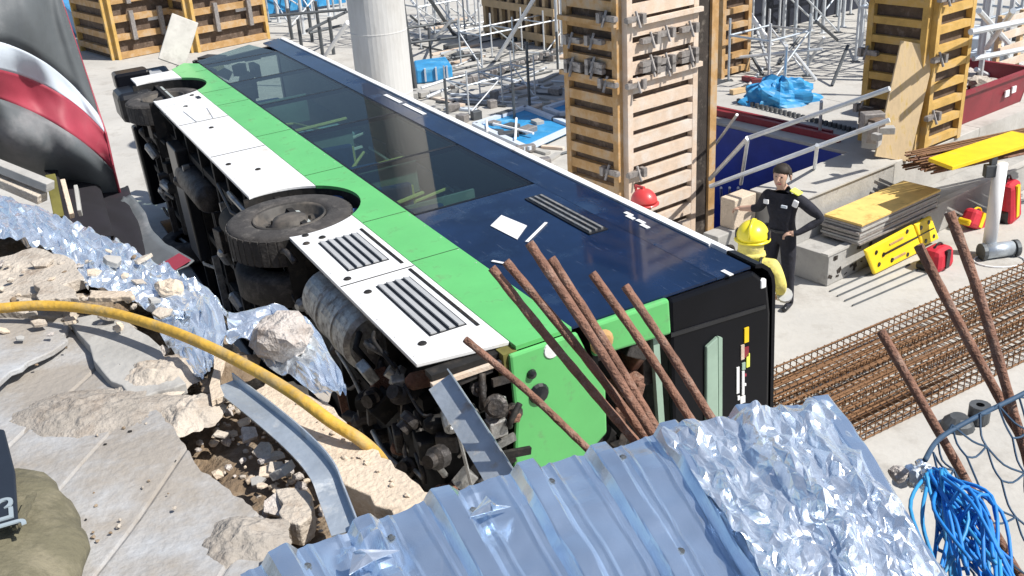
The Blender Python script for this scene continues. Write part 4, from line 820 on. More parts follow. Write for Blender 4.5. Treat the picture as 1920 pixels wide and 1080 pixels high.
lo_ = G(27, 985, zt); letters('JLS', lo_, G(15, 830, zt)-lo_, G(-20, 985, zt)-lo_, .11, M_letter, t)
for px, py, ln in ((85, 930, .1), (95, 925, .1)): MB().bar(G(px-30, py, bundletop-.005), G(px-58, py+62, bundletop-.005), .01, .008).build('strap', M_olive, t)
o = MB().box(G(20, 1095, 4.05), (.2, .12, .1), Matrix.Rotation(-.4, 3, 'Z')).build('plastic_crate', M_plate, bevel=.01); tag(o, 'dark blue plastic box half hidden below the olive garment', 'box')
# ================================================================== right side: cages, boards, bags
ce1 = V((math.cos(GA-.11), math.sin(GA-.11), 0)); ce2 = V((-ce1.y, ce1.x, 0)); c00 = AB(6.5, 4.75, 0)
Rc = Matrix((ce1, ce2, Z_)).transposed()
for k, (off, lab) in enumerate(((0., 'brown rebar cage next to the foil blanket, outermost of three'), (.44, 'brown rebar cage lying between two others on the slab'), (.88, 'brown rebar cage on the officer\'s side of the three'))):
    o0 = c00+ce2*off; t = thing('rebar_cage', o0+ce1*3.5, lab, 'rebar cage', 'rebar cages on the slab'); w2, h2, Lc = .4, .22, 8.2
    for z in (.02, h2):
        for j in range(4):
            y = .012+j*(w2-.024)/3; MB().tube([o0+ce2*(y+rnd(-.01, .01))+Z_*z, o0+ce1*Lc+ce2*(y+rnd(-.012, .012))+Z_*z], .011, 5).build('long_bar', M_rust2, t)
    lp_ = MB(); q = [V((0, 0, .012)), V((0, w2, .012)), V((0, w2, h2+.01)), V((0, 0, h2+.01))]
    for i in range(4): lp_.tube([o0+Rc @ q[i], o0+Rc @ q[(i+1) % 4]], .0065, 4, cap=False)
    s0 = lp_.build('stirrup', M_rust2, t)
    for i in range(1, 79): share(s0, 'stirrup', t, Matrix.Translation(ce1*(i*.103+rnd(-.012, .012))) @ WM[s0])
    for j in range(9): y = rnd(.02, w2-.02); z = rnd(.03, h2+.03); MB().tube([o0+ce2*y+Z_*z, o0+ce1*rnd(2.2, 3.2)+ce2*(y+rnd(-.05, .05))+Z_*z], .009, 5).build('loose_bar', M_rust2, t)
# boards on the ledge
for k in range(8):
    z = .46+k*.036; last = k == 7
    MB_ = MB().box(AB(11.57+rnd(-.03, .03), 7.13+rnd(-.015, .015), z+.017), (1.78, .56, .03), RG)
    tag(MB_.build('board', M_ypl if last else (M_conc if k % 2 else M_clamp), bevel=.003), 'top yellow shuttering board of the stack on the concrete ledge' if last else 'grey edged shuttering board inside the stack on the ledge', 'board', 'stacked shuttering boards')
MB().box(AB(10.72, 7.1, .56), (.03, .3, .14), RG)
# yellow rescue board
b0, b1, t0, t1 = G(1634, 514, .02), G(1758, 452, .02), G(1616, 468, .44), G(1740, 402, .44)
n_ = (b1-b0).cross(t0-b0).normalized()
if n_.y > 0: n_ = -n_
t = thing('rescue_board', (b0+b1)/2, 'bright yellow rescue board with dark slots propped on the concrete step', 'rescue board')
def yq(u0, u1, v0=0., v1=1.): P = lambda u, v: b0.lerp(b1, u).lerp(t0.lerp(t1, u), v); return [P(u0, v0), P(u1, v0), P(u1, v1), P(u0, v1)]
MB().prism(yq(0, .72), n_*.05).build('main_panel', M_yboard, t, bevel=.025); MB().prism(yq(.735, 1, .12, .98), n_*.05).build('head_panel', M_yboard, t, bevel=.025)
MB().prism(yq(.2, .72, .53, .58), n_*.058).build('slot', M_black, t); MB().prism(yq(.74, .97, .55, .58), n_*.058).build('slot', M_black, t)
MB().prism(yq(.32, .52, .74, .8), n_*.056).build('slot', M_fw, t); MB().prism(yq(.28, .48, .2, .27), n_*.056).build('slot', M_fw, t)
for u, v in ((.1, .3), (.12, .75), (.28, .22), (.5, .14), (.6, .9), (.66, .1), (.2, .55), (.8, .78), (.93, .82), (.93, .3), (.8, .28)):
    c = b0.lerp(b1, u).lerp(t0.lerp(t1, u), v); MB().lathe([(0, .056), (.03, .056), (.03, .04)], c, n_, 12).build('hand_hole', M_black, t)
for k in range(4): p, q = G(1556+k*14, 546+k*9, .012), G(1690+k*16, 486+k*9, .012); tag(MB().tube([p, q], .011, 6).build('thin_rod', M_dksteel), 'thin dark rod lying on the slab before the concrete step', 'rod', 'thin rods on the slab')
# red bags
def bag3(name, c, sz, R, m1, m2, lab, strip=None):
    t = thing(name, c, lab, 'bag'); MB().box(c+R @ V((0, 0, sz[2]/2)), sz, R, .85).build('body', m1, t, bevel=min(sz)*.25)
    MB().box(c+R @ V((0, sz[1]*.12, sz[2]*.2)), (sz[0]*1.03, sz[1]*.9, sz[2]*.36), R).build('base', m2, t, bevel=.03)
    MB().box(c+R @ V((0, -sz[1]*.46, sz[2]*.55)), (sz[0]*.2, sz[1]*.12, sz[2]*.8), R).build('strap', strip or M_black, t)
    MB().tube(smoothpath([c+R @ V((-sz[0]*.25, 0, sz[2]*.95)), c+R @ V((-sz[0]*.1, 0, sz[2]*1.12)), c+R @ V((sz[0]*.1, 0, sz[2]*1.12)), c+R @ V((sz[0]*.25, 0, sz[2]*.95))], 4), .014, 6).build('handle', m2, t)
bag3('rescue_bag', G(1755, 502, 0.0), (.42, .3, .3), RG, M_red, M_black, 'round red rescue bag with black base beside the yellow board')
bag3('rescue_bag', G(1822, 428, 0.0), (.5, .22, .26), RG @ Matrix.Rotation(.45, 3, 'Y'), M_red, M_yel, 'red rescue bag with yellow band lying left of the white post', M_yel)
bag3('rescue_bag', G(1888, 412, 0.0), (.34, .3, .62), RG @ Matrix.Rotation(-.2, 3, 'Y'), M_red, M_black, 'tall red and black rescue backpack standing right of the white post', M_yel)
# white post with drum base
c = G(1852, 478, 0); t = thing('white_post', c, 'white upright tube post on a grey drum base beside the bags', 'post')
MB().tube([c+Z_*.06, c+Z_*1.26], .085, 18).build('tube', M_white, t, smooth=True); MB().box(c+V((-.13, 0, 1.17)), (.14, .1, .16)).build('clamp', M_dksteel, t, bevel=.01); MB().box(c+V((-.1, 0, 1.3)), (.07, .07, .1)).build('clamp', M_dksteel, t)
MB().tube([c+V((-.12, -.12, .1)), c+V((.28, -.05, .1))], .1, 16).build('drum', M_galv, t, smooth=True)
for d in (-.16, .3): MB().tube([c+V((d, -.12+.06*(d > 0), .1)), c+V((d+.05, -.115+.06*(d > 0), .1))], .115, 14).build('drum_end', M_dksteel, t)
MB().tube([c+V((.32*math.cos(i*.35)+.05, .22*math.sin(i*.35)-.22, .012)) for i in range(19)], .01, 6).build('cable_loop', M_white, t)
# rebar bundle with yellow panel on the raised slab
p0, p1 = G(1738, 330, 1.02), G(1925, 290, 1.02); dd = (p1-p0).normalized(); pp_ = V((-dd.y, dd.x, 0))
t = thing('rebar_bundle', p0, 'brown bundle of rebar under a yellow panel on the raised slab', 'rebar')
for k in range(60): a = p0+pp_*rnd(-.12, .42)+Z_*rnd(.0, .26)+dd*rnd(-.12, .12); MB().tube([a, a+dd*rnd(2.6, 3.4)+pp_*rnd(-.05, .05)], .013, 5).build('bar', M_rust2 if k % 3 else M_rust, t)
q = [G(x, y, 1.36) for x, y in ((1740, 303), (1896, 252), (1960, 266), (1785, 320))]; tag(MB().prism(q, (0, 0, .05)).build('yellow_panel', M_yel, bevel=.006), 'flat yellow formwork panel laid on the rebar bundle', 'panel')
# red skip with rubble
a0, a1, b0_, b1_ = 14.25, 16.4, 7.7, 9.1; z0, z1 = 1.004, 1.5
t = thing('skip', AB(15.3, 8.4, 1), 'dark red steel skip full of pale rubble behind the rebar bundle', 'skip')
abbox(MB(), a0+.1, a1-.1, b0_+.1, b1_-.1, z0, z0+.05).build('floor', M_skip, t)
for P, ex in (([AB(a0+.08, b0_+.08, z0), AB(a1-.08, b0_+.08, z0), AB(a1, b0_, z1), AB(a0, b0_, z1)], B_*.04), ([AB(a0+.08, b1_-.08, z0), AB(a1-.08, b1_-.08, z0), AB(a1, b1_, z1), AB(a0, b1_, z1)], B_*-.04), ([AB(a0+.08, b0_+.08, z0), AB(a0+.08, b1_-.08, z0), AB(a0, b1_, z1), AB(a0, b0_, z1)], A_*.04), ([AB(a1-.08, b0_+.08, z0), AB(a1-.08, b1_-.08, z0), AB(a1, b1_, z1), AB(a1, b0_, z1)], A_*-.04)): MB().prism(P, ex).build('wall', M_skip, t)
for p, q in (((a0, b0_), (a1, b0_)), ((a0, b1_), (a1, b1_)), ((a0, b0_), (a0, b1_)), ((a1, b0_), (a1, b1_))): MB().bar(AB(*p, z1+.02), AB(*q, z1+.02), .08, .05).build('rim', M_skip, t)
for da in (.55, .75): MB().box(AB(a0+da+.9, b0_+.01, 1.2+da*.12), (.12, .02, .1), RG).build('sticker', M_bwhite, t)
for k in range(26): rock(AB(rnd(a0+.2, a1-.2), rnd(b0_+.2, b1_-.2), 1.05+rnd(.18, .34)), rnd(.08, .18), random.choice((M_rubble, M_rock, M_conc)), 'pale rubble lump inside the red skip', group='rubble in the skip', seed=k*1.3)
# ================================================================== props, poles, scaffold tubes
def prop(p, h, lab, r=.03, lean=(0, 0), m=None, group='steel props on the site', plate=True):
    p = V(p); t = thing('steel_prop', p, lab, 'prop', group); top = p+V((lean[0], lean[1], h)); m = m or M_steel
    MB().tube([p, p.lerp(top, .55)], r, 8).build('outer_tube', m, t); MB().tube([p.lerp(top, .5), top], r*.75, 8).build('inner_tube', m, t)
    if plate: MB().box(p+Z_*.006, (.14, .14, .012)).build('base_plate', m, t)
    MB().tube([p.lerp(top, .53), p.lerp(top, .57)], r*1.5, 8).build('collar', M_dksteel, t)
def pipe(p, q, lab, r=.025, m=None, group='scaffold tubes on the site'): return tag(MB().tube([V(p), V(q)], r, 7).build('scaffold_tube', m or M_steel), lab, 'tube', group)
for x, y in ((523, 42), (545, 62), (570, 64), (592, 36), (618, 30), (640, 22)): prop(G(x, y), 3.6, 'grey steel prop before the blue hoarding beyond the bus roof', .05)
for x, y, h in ((548, 74, .9), (566, 90, .8), (586, 78, 1.0), (601, 74, 1.1), (606, 108, .8), (626, 102, 1.0)): pipe(G(x, y, .001), G(x, y, .001)+Z_*h, 'short dark upright bar beside the bus roof front', .05, M_dksteel, 'short dark uprights')
for (a, b, z) in (((575, 58), (650, 22), .9), ((580, 62), (640, 48), .5), ((505, 30), (650, 18), 1.0)): pipe(G(*a, z), G(*b, z), 'dark horizontal tube tied to the props before the blue hoarding', .04, M_dksteel)
pipe(G(610, 105, .05), G(652, 42, 1.3), 'bright diagonal brace next to the bare concrete column', .055, M_white)
p0, p1 = G(490, 34, 0), G(650, 10, 0); dd = (p1-p0); t = thing('blue_hoarding', p0, 'bright blue hoarding far behind the bus with pale posts', 'hoarding'); n0 = 6
for k in range(n0): MB().bar(p0.lerp(p1, k/n0)+Z_*1.2, p0.lerp(p1, (k+.96)/n0)+Z_*1.2, .05, 2.2).build('panel', M_bluetarp, t)
p0, p1 = G(118, 30, .0), G(158, 70, .0); tag(MB().bar(p0+Z_*.4, p1+Z_*.4, .4, .8).build('blue_cover', M_bluetarp, bevel=.1), 'blue plastic cover on the ground between tarpaulin and formwork', 'cover')
prop(G(779, 168), 5.0, 'dark steel prop standing close beside the bare concrete column', .055, (-.25, 0), M_dksteel)
for x, y, h, l in ((845, 62, 3.2, 0), (880, 40, 3.2, 0), (900, 50, 3., 0), (1046, 118, 4., 0), (1056, 100, 4., 0), (800, 30, 3., 0)): prop(G(x, y), h, 'grey steel prop between concrete column and stud panel', .04, (l, 0))
for x, y, h in ((809, 118, .9), (839, 214, .75), (993, 198, 1.35), (965, 228, .8), (1046, 130, .9)): pipe(G(x, y, .001), G(x, y, .001)+Z_*h, 'thin dark upright stake on the cluttered slab beside the big formwork', .03, M_dksteel, 'thin stakes')
pipe(D(1006, -10, 24), G(930, 112, .05), 'long white diagonal brace before the stud panel', .05, M_white)
pipe(D(800, -10, 25), G(852, 66, .05), 'dark diagonal brace near the bare concrete column', .05, M_dksteel)
for a, b, z0_, z1_ in (((770, 80), (870, 68), .6, .6), ((765, 52), (860, 40), .8, .8), ((775, 120), (900, 100), .2, .2), ((800, 55), (770, 30), .1, 1), ((815, 70), (850, 35), .1, 1.2), ((790, 165), (835, 150), .35, .4), ((800, 182), (838, 166), .35, .4), ((830, 152), (1058, 88), .25, .3), ((840, 165), (1050, 98), .12, .12)):
    pipe(G(*a, z0_), G(*b, z1_), 'grey scaffold tube in the clutter behind the bus roof', .035, random.choice((M_dksteel, M_steel, M_dksteel)))
def scaffold(o0, ex, ey, nx, ny, nz, sx, sy, sz, lab, r=.024, mm=(0, 0, 1)):
    # lattice of standards, ledgers and diagonal braces
    t = thing('scaffold', o0, lab, 'scaffold', 'scaffolds beyond the bus'); rs = random.Random(int(abs(o0.x*100))); ms = (M_steel, M_galv, M_steel)
    P = lambda i, j, k: o0+ex*(i*sx)+ey*(j*sy)+Z_*(k*sz+.02)
    for i in range(nx+1):
        for j in range(ny+1):
            MB().tube([P(i, j, 0), P(i, j, nz)+Z_*.3], r*1.15, 6).build('standard', ms[(i+j) % 3], t); MB().box(P(i, j, 0)-Z_*.012, (.15, .15, .012)).build('base_plate', M_dksteel, t)
            for k in range(1, nz+1):
                if i < nx: MB().tube([P(i, j, k), P(i+1, j, k)], r, 6).build('ledger', ms[(i+k) % 3], t)
                if j < ny: MB().tube([P(i, j, k), P(i, j+1, k)], r, 6).build('ledger', ms[(j+k) % 3], t)
            for k in range(nz):
                if i < nx and rs.random() < .55: MB().tube([P(i, j, k), P(i+1, j, k+1)] if rs.random() < .5 else [P(i+1, j, k), P(i, j, k+1)], r*.85, 6).build('brace', ms[rs.randrange(3)], t)
                if j < ny and rs.random() < .4: MB().tube([P(i, j, k), P(i, j+1, k+1)], r*.85, 6).build('brace', ms[rs.randrange(3)], t)
scaffold(G(790, 92), A_, B_, 2, 2, 3, 1.5, 1.5, 1.1, 'grey scaffold lattice between the concrete column and the stud panel')
scaffold(G(545, 50), A_, B_, 1, 2, 3, 1.6, 1.5, 1.2, 'grey scaffold lattice before the blue hoarding beyond the bus roof', .03)
scaffold(G(1400, 108, 1.0), A_, B_, 3, 1, 3, 1.5, 1.1, 1.1, 'pale scaffold lattice standing before the dark back wall')
scaffold(G(862, 60), A_, B_, 2, 1, 4, 1.2, 1.2, .9, 'close grey scaffold lattice behind the lattice by the concrete column')
scaffold(G(880, 215), A_, B_, 2, 1, 1, .9, .8, .6, 'low trestle of thin tubes on the slab near the large blue sheet', .018)
scaffold(G(905, 130), A_, B_, 3, 1, 1, 1.0, .9, .8, 'low trestle of thin tubes along the row of couplers', .02)
scaffold(G(1460, 62, 1.0), A_, B_, 2, 0, 4, 1.3, 1.0, .9, 'thin pale scaffold frame close against the dark back wall')
scaffold(G(1440, 165, 1.0), A_, B_, 1, 1, 1, 1.1, .9, .8, 'low trestle of thin tubes around the blue tarpaulin heap', .02)
scaffold(G(1828, 150, 1.0), A_, B_, 3, 2, 4, 1.3, 1.2, 1.0, 'pale scaffold lattice behind the red skip')
CL = 'clutter on the slab behind the bus'
for k in range(170):
    x, y = rnd(770, 1055), rnd(40, 345)
    if y > 165+(x-690)*.47-12: continue
    p = G(x, y, .03); dirv = random.choice((A_, A_, B_, (A_+B_*.4).normalized(), (A_*.5-B_).normalized())); L_ = rnd(.4, 2.2); kind = k % 3
    if (p-V((-2.3, 18.5, 0))).length < 1: continue
    if kind == 0: tag(MB().tube([p, p+dirv*L_], .022, 6).build('loose_pole', random.choice((M_steel, M_dksteel))), 'thin steel pole lying on the slab behind the bus roof', 'pole', CL)
    elif kind == 1: tag(MB().bar(p, p+dirv*L_*.8, rnd(.08, .16), .045).build('loose_plank', random.choice((M_conc, M_fwp, M_whitev))), 'loose plank lying on the slab behind the bus roof', 'plank', CL)
    else: tag(MB().box(p+Z_*.05, (rnd(.15, .4), rnd(.1, .25), rnd(.08, .2)), Matrix.Rotation(rnd(0, 3), 3, 'Z')).build('clamp_box', random.choice((M_clamp, M_dksteel, M_conc)), bevel=.01), 'small metal fitting dropped on the slab behind the bus roof', 'fitting', CL)
# clamps along the diagonal row
for k in range(24):
    p = G(*V((850, 162, 0)).lerp(V((1052, 92, 0)), k/23+rnd(-.02, .02)).xy, .32); tag(MB().box(p, (rnd(.06, .16), .07, rnd(.06, .2)), Matrix.Rotation(rnd(0, 3), 3, 'XYZ'[k % 3])).build('coupler', M_clamp, bevel=.015), 'steel coupler clamped on the long tube beside the big formwork', 'coupler', 'couplers on the long tube')
# blue sheets on the slab
for poly, z, lab in ((((890, 236), (985, 204), (1078, 240), (988, 281)), .07, 'large light blue sheet framed by white battens beside the big formwork'), (((1022, 206), (1066, 192), (1070, 214), (1048, 216)), .07, 'small light blue sheet touching the big formwork')):
    q = [G(x, y, z) for x, y in poly]; t = thing('blue_sheet', q[0], lab, 'sheet', 'blue sheets on the slab'); MB().prism([v-Z_*.05 for v in q], (0, 0, .05)).build('membrane', M_bluetarp, t)
    for i in range(4): MB().bar(q[i]+Z_*.03, q[(i+1) % 4]+Z_*.03, .12, .07).build('batten', M_whitev, t)
for a, b in (((925, 232), (1000, 250)), ((968, 222), (966, 262)), ((912, 225), (914, 246))): pipe(G(*a, .16), G(*b, .16), 'white batten laid across the large blue sheet', .025, M_white, 'white battens on the blue sheet')
t = thing('blue_tub', G(810, 150), 'blue tub standing beside the concrete column', 'tub'); q = [G(x, y, 0.004) for x, y in ((778, 140), (838, 132), (850, 150), (782, 158))]
MB().prism(q, (0, 0, .35)).build('body', M_bluetarp, t, bevel=.04)
for k in (.25, .55, .85): MB().bar(q[3].lerp(q[2], k)+Z_*.05+V((0, -.03, 0)), q[3].lerp(q[2], k)+Z_*.36+V((0, -.03, 0)), .05, .04).build('rib', M_whitev, t)
# right background on the raised slab
for k, (x, y) in enumerate(((1398, 72), (1430, 78), (1468, 80), (1490, 70), (1520, 58), (1542, 62), (1580, 50), (1612, 92), (1625, 150))):
    prop(G(x, y, 1.004), 4.2, 'tall pale steel prop standing before the dark back wall' if x < 1600 else 'tall steel prop beside the yellow formwork column', .04 if x < 1600 else .06, m=M_steel if x != 1625 else M_dksteel)
pipe(D(1378, -12, 21.5), G(1446, 86, 1.02), 'thick white diagonal brace before the dark back wall', .06, M_white)
pipe(D(1600, -10, 21), G(1650, 70, 1.02), 'grey diagonal brace near the yellow formwork column', .045)
for a, za, b, zb in (((1378, 108), 1.3, (1542, 92), 1.5), ((1430, 128), 1.02, (1400, 165), 1.02), ((1475, 85), 2.0, (1470, 165), 1.02), ((1420, 60), 1.5, (1450, 150), 1.02), ((1490, 100), 1.5, (1530, 150), 1.02), ((1545, 70), 1.6, (1515, 120), 1.02), ((1560, 160), 1.02, (1590, 85), 1.6), ((1530, 40), 2., (1570, 75), 1.2), ((1395, 80), 1.5, (1430, 140), 1.02), ((1500, 70), 1.4, (1460, 120), 1.02)):
    pipe(G(*a, za), G(*b, zb), 'thin grey brace of the trestles before the dark back wall', .03, random.choice((M_steel, M_dksteel)), 'trestle braces')
hc = G(1462, 190, 1.0)
tag(MB().grid(lambda u, v: hc+V((math.cos(u*6.283)*math.sin(v*1.57)*.62, math.sin(u*6.283)*math.sin(v*1.57)*.4, math.cos(v*1.57)*.38))*(1+.35*N3((math.cos(u*6.283)*2, math.sin(u*6.283)*2, v*3), 1.5)), 36, 14).build('blue_tarp_heap', M_bluetarp), 'bright blue tarpaulin bundled in a heap on the raised slab', 'tarpaulin')
for k in range(7): p = G(rnd(1385, 1430), rnd(148, 175), 1.05); tag(MB().box(p, (rnd(.1, .4), .1, .08), Matrix.Rotation(rnd(0, 3), 3, 'Z')).build('offcut', random.choice((M_skip, M_wood2, M_dksteel))), 'timber offcut lying near the blue tarpaulin heap', 'offcut', 'offcuts near the blue heap')
MBx = MB(); 
for k in range(34): pass
t = thing('spike_strip', G(1500, 205, 1.0), 'dark row of spacers lying along the edge of the raised slab', 'spacers')
for k in range(26): p = G(*V((1385, 190, 0)).lerp(V((1600, 245, 0)), k/25).xy, 1.03); MB().box(p, (.05, .05, .09), RG).build('spacer', M_dksteel, t)
# tubes over the pit
RT = 'handrail tubes over the pit'
pipe(G(1331, 350, .95), G(1668, 225, 2.0), 'lower handrail tube crossing over the blue pit', .032, group=RT); pipe(G(1400, 260, 1.7), G(1668, 166, 2.55), 'upper handrail tube crossing over the blue pit', .03, group=RT)
pipe(G(1331, 336, .9), G(1402, 259, 1.72), 'inclined tube joining the two handrails beside the big formwork', .03, group=RT); pipe(G(1402, 262, 1.7), G(1389, 345, .8), 'upright tube carrying the handrail nearest the big formwork', .025, group=RT); pipe(G(1382, 215, 1.9), G(1335, 280, 1.1), 'short thin tube tied between the big formwork and the handrail', .02, group=RT)
pipe(G(1532, 272, 1.75), G(1527, 316, 1.03), 'upright tube carrying the handrail by the platform edge', .025, group=RT); pipe(G(1540, 190, 1.6), G(1537, 250, 1.0), 'upright tube standing on the slab edge behind the pit', .025, group=RT)
for k, x in enumerate((1352, 1368, 1384)): pipe(G(x, 352, .2), G(x, 395, -.6), 'short pale tube hanging in the pit below the handrail', .022, group='short tubes in the pit')
for k in range(9): p = G(rnd(1632, 1660), rnd(165, 260), rnd(1.05, 1.6)); tag(MB().box(p, (rnd(.1, .3), rnd(.08, .2), rnd(.08, .3)), Matrix.Rotation(rnd(0, 3), 3, 'Z')).build('formwork_fitting', random.choice((M_clamp, M_conc, M_ply)), bevel=.01), 'rough fitting hanging on the side of the yellow formwork', 'fitting', 'fittings on the yellow formwork')
# far right scaffold and pallets
for x, y in ((1832, 185), (1856, 150), (1880, 140), (1905, 120), (1845, 110), (1890, 90)): prop(G(x, y, 1.004), 5, 'pale blue-grey scaffold standard behind the red skip', .045)
for a, za, b, zb in (((1820, 60), 3, (1920, 40), 3), ((1825, 110), 2, (1920, 92), 2), ((1835, 20), 3, (1890, 80), 2), ((1900, 20), 3, (1850, 90), 2), ((1830, 130), 1.5, (1870, 150), 1.2)): pipe(G(*a, za), G(*b, zb), 'pale scaffold ledger tube behind the red skip', .04)
for k in range(14): p = G(rnd(1820, 1915), rnd(60, 165), 1.1); tag(MB().box(p, (rnd(.2, .7), rnd(.15, .4), rnd(.1, .4)), Matrix.Rotation(rnd(0, 3), 3, 'Z')).build('stored_part', random.choice((M_steel, M_dksteel, M_conc, M_whitev)), bevel=.02), 'grey scaffold part stored behind the red skip', 'scaffold part', 'parts behind the skip')
p0 = G(1872, 165, 1.004); t = thing('pallet_crate', p0, 'pale slatted pallet crate behind the red skip', 'crate')
for k in range(5): MB().box(p0+A_*.6+Z_*(.15+k*.24), (1.5, .04, .12), RG).build('slat', M_fwp, t)
for d in (-.1, .6, 1.3): MB().box(p0+A_*d+B_*.06+Z_*.6, (.1, .07, 1.2), RG).build('upright', M_wood2, t)
# ================================================================== net, blue rope, bottom right
tb = smoothpath([G(1735, 862, 3.9), D(1762, 822, 2.65), D(1830, 782, 2.75), D(1905, 745, 2.85), D(1990, 700, 2.95)], 6)
t = thing('safety_net', D(1790, 900, 2.5), 'navy cord safety net hung from a bent dark tube beside the foil', 'net')
MB().tube(tb, .008, 8).build('head_tube', M_navyrope, t, smooth=True)
NW, NH = 7, 8; nodes = {}
for i in range(NW+1):
    for j in range(NH+1):
        u = i/NW; pt = lerpl(tb, .12+.88*u); px = 1752+i*38+j*14+rnd(-8, 8); nodes[i, j] = pt+V((.02*j+rnd(-.015, .015), -.05*j-.02*math.sin(u*3)*j, -.075*j+rnd(-.015, .015)))
for i in range(NW+1):
    for j in range(NH+1):
        for di, dj in ((0, 1), (1, 0) if (i+j) % 2 else (1, 1)):
            if (i+di, j+dj) in nodes:
                a, b = nodes[i, j], nodes[i+di, j+dj]; m_ = (a+b)/2+V((rnd(-.01, .01), rnd(-.01, .01), -.015)); MB().tube(smoothpath([a, m_, b], 3), .0035, 5).build('cord', M_navyrope, t)
t = thing('blue_rope', G(1790, 960, 3.9), 'bundle of bright blue rope hanging beside the foil edge', 'rope')
for k in range(44):
    a = D(1745+rnd(-10, 25), 890+rnd(-12, 14), 2.45+rnd(-.05, .05)); c = D(1835+rnd(-95, 75), 1120+rnd(-80, 20), 2.1+rnd(-.08, .08)); b = a.lerp(c, .5)+V((rnd(-.07, .08), rnd(-.05, .05), rnd(-.03, .06)))
    MB().tube(smoothpath([a, b, c], 6), .0055, 6).build('strand', M_bluerope if k % 4 else M_bluetarp, t, smooth=True)
for k in range(9): c = D(1815+rnd(-30, 30), 990+rnd(-50, 60), 2.28); r_ = rnd(.03, .06); MB().tube([c+V((r_*math.cos(i*.5), .02*math.sin(i*.9), r_*1.5*math.sin(i*.5))) for i in range(12)], .0055, 6).build('loop', M_bluerope, t, smooth=True)
for k in range(16):
    c = D(1700+rnd(-18, 45), 888+rnd(-22, 30), 2.5+rnd(-.04, .04)); rock(c, rnd(.012, .028), random.choice((M_whitev, M_foil, M_rock)), 'crumpled white foil knot tied at the head of the blue rope', 'foil_knot', 'foil knots by the rope', seed=k*4.1, sq=1)['category'] = 'foil'
c = G(1795, 800, 0); t = thing('ground_fitting', c, 'dark metal fitting lying on the pale slab below the net', 'fitting'); MB().lathe([(0, .12), (.08, .12), (.14, .06), (.16, 0)], c, Z_, 14).build('cap', M_dksteel, t); MB().lathe([(.04, .2), (.1, .2), (.1, .02)], c+V((.22, .05, 0)), Z_, 12).build('ring', M_dksteel, t)
# ================================================================== people
def figure(name, base, yaw, J, E, mats, cat_of, label, feet=None):
    # J: joint -> (position, radius); E: edges; one continuous skinned body
    t = thing(name, base, label, 'person'); names = list(J); me = bpy.data.meshes.new('sk')
    me.from_pydata([J[n][0] for n in names], [(names.index(a), names.index(b)) for a, b in E], []); o = bpy.data.objects.new('sk', me); COL.objects.link(o)
    m = o.modifiers.new('s', 'SKIN'); m.use_smooth_shade = True; m.branch_smoothing = .4
    for i, n in enumerate(names):
        r = J[n][1]; me.skin_vertices[0].data[i].radius = (r, r) if not isinstance(r, tuple) else r; me.skin_vertices[0].data[i].use_root = (n == 'pelvis')
    s = o.modifiers.new('ss', 'SUBSURF'); s.levels = 2; s.render_levels = 2
    dg = bpy.context.evaluated_depsgraph_get(); ev = bpy.data.meshes.new_from_object(o.evaluated_get(dg)); bpy.data.objects.remove(o)
    R = Matrix.Rotation(yaw, 3, 'Z'); mb = MB(); P = [V(J[n][0]) for n in names]
    mb.v = [V(base)+R @ v.co for v in ev.vertices]; mb.f = [list(p.vertices) for p in ev.polygons]
    for p in ev.polygons:
        c = p.center; i = min(range(len(P)), key=lambda k: (P[k]-c).length); mb.m.append(cat_of(names[i], c))
    # five bent fingers at each palm
    for s_ in 'LR':
        w_, pm = V(J['wrist'+s_][0]), V(J['palm'+s_][0]); d = (pm-w_).normalized(); up = V((0, 0, 1)); x = d.cross(up).normalized(); dn = x.cross(d)
        for k in range(5):
            if k < 4: r0 = pm+x*((k-1.5)*.021); l = (.075, .085, .08, .062)[k]; pts = [r0-d*.02, r0+d*l*.5, r0+d*l*.85-dn*l*.3, r0+d*l*.9-dn*l*.7]
            else: r0 = w_.lerp(pm, .5)+x*.03; pts = [r0, r0+x*.03+d*.025, r0+x*.038+d*.06]
            n0 = len(mb.f); mb.mi = 0; mb.tube([V(base)+R @ q for q in pts], .0095, 6)
            for i in range(n0, len(mb.f)): mb.m[i] = 0
    b = mb.build('body', mats, t, smooth=True); return t, (lambda q: V(base)+R @ V(q)), R
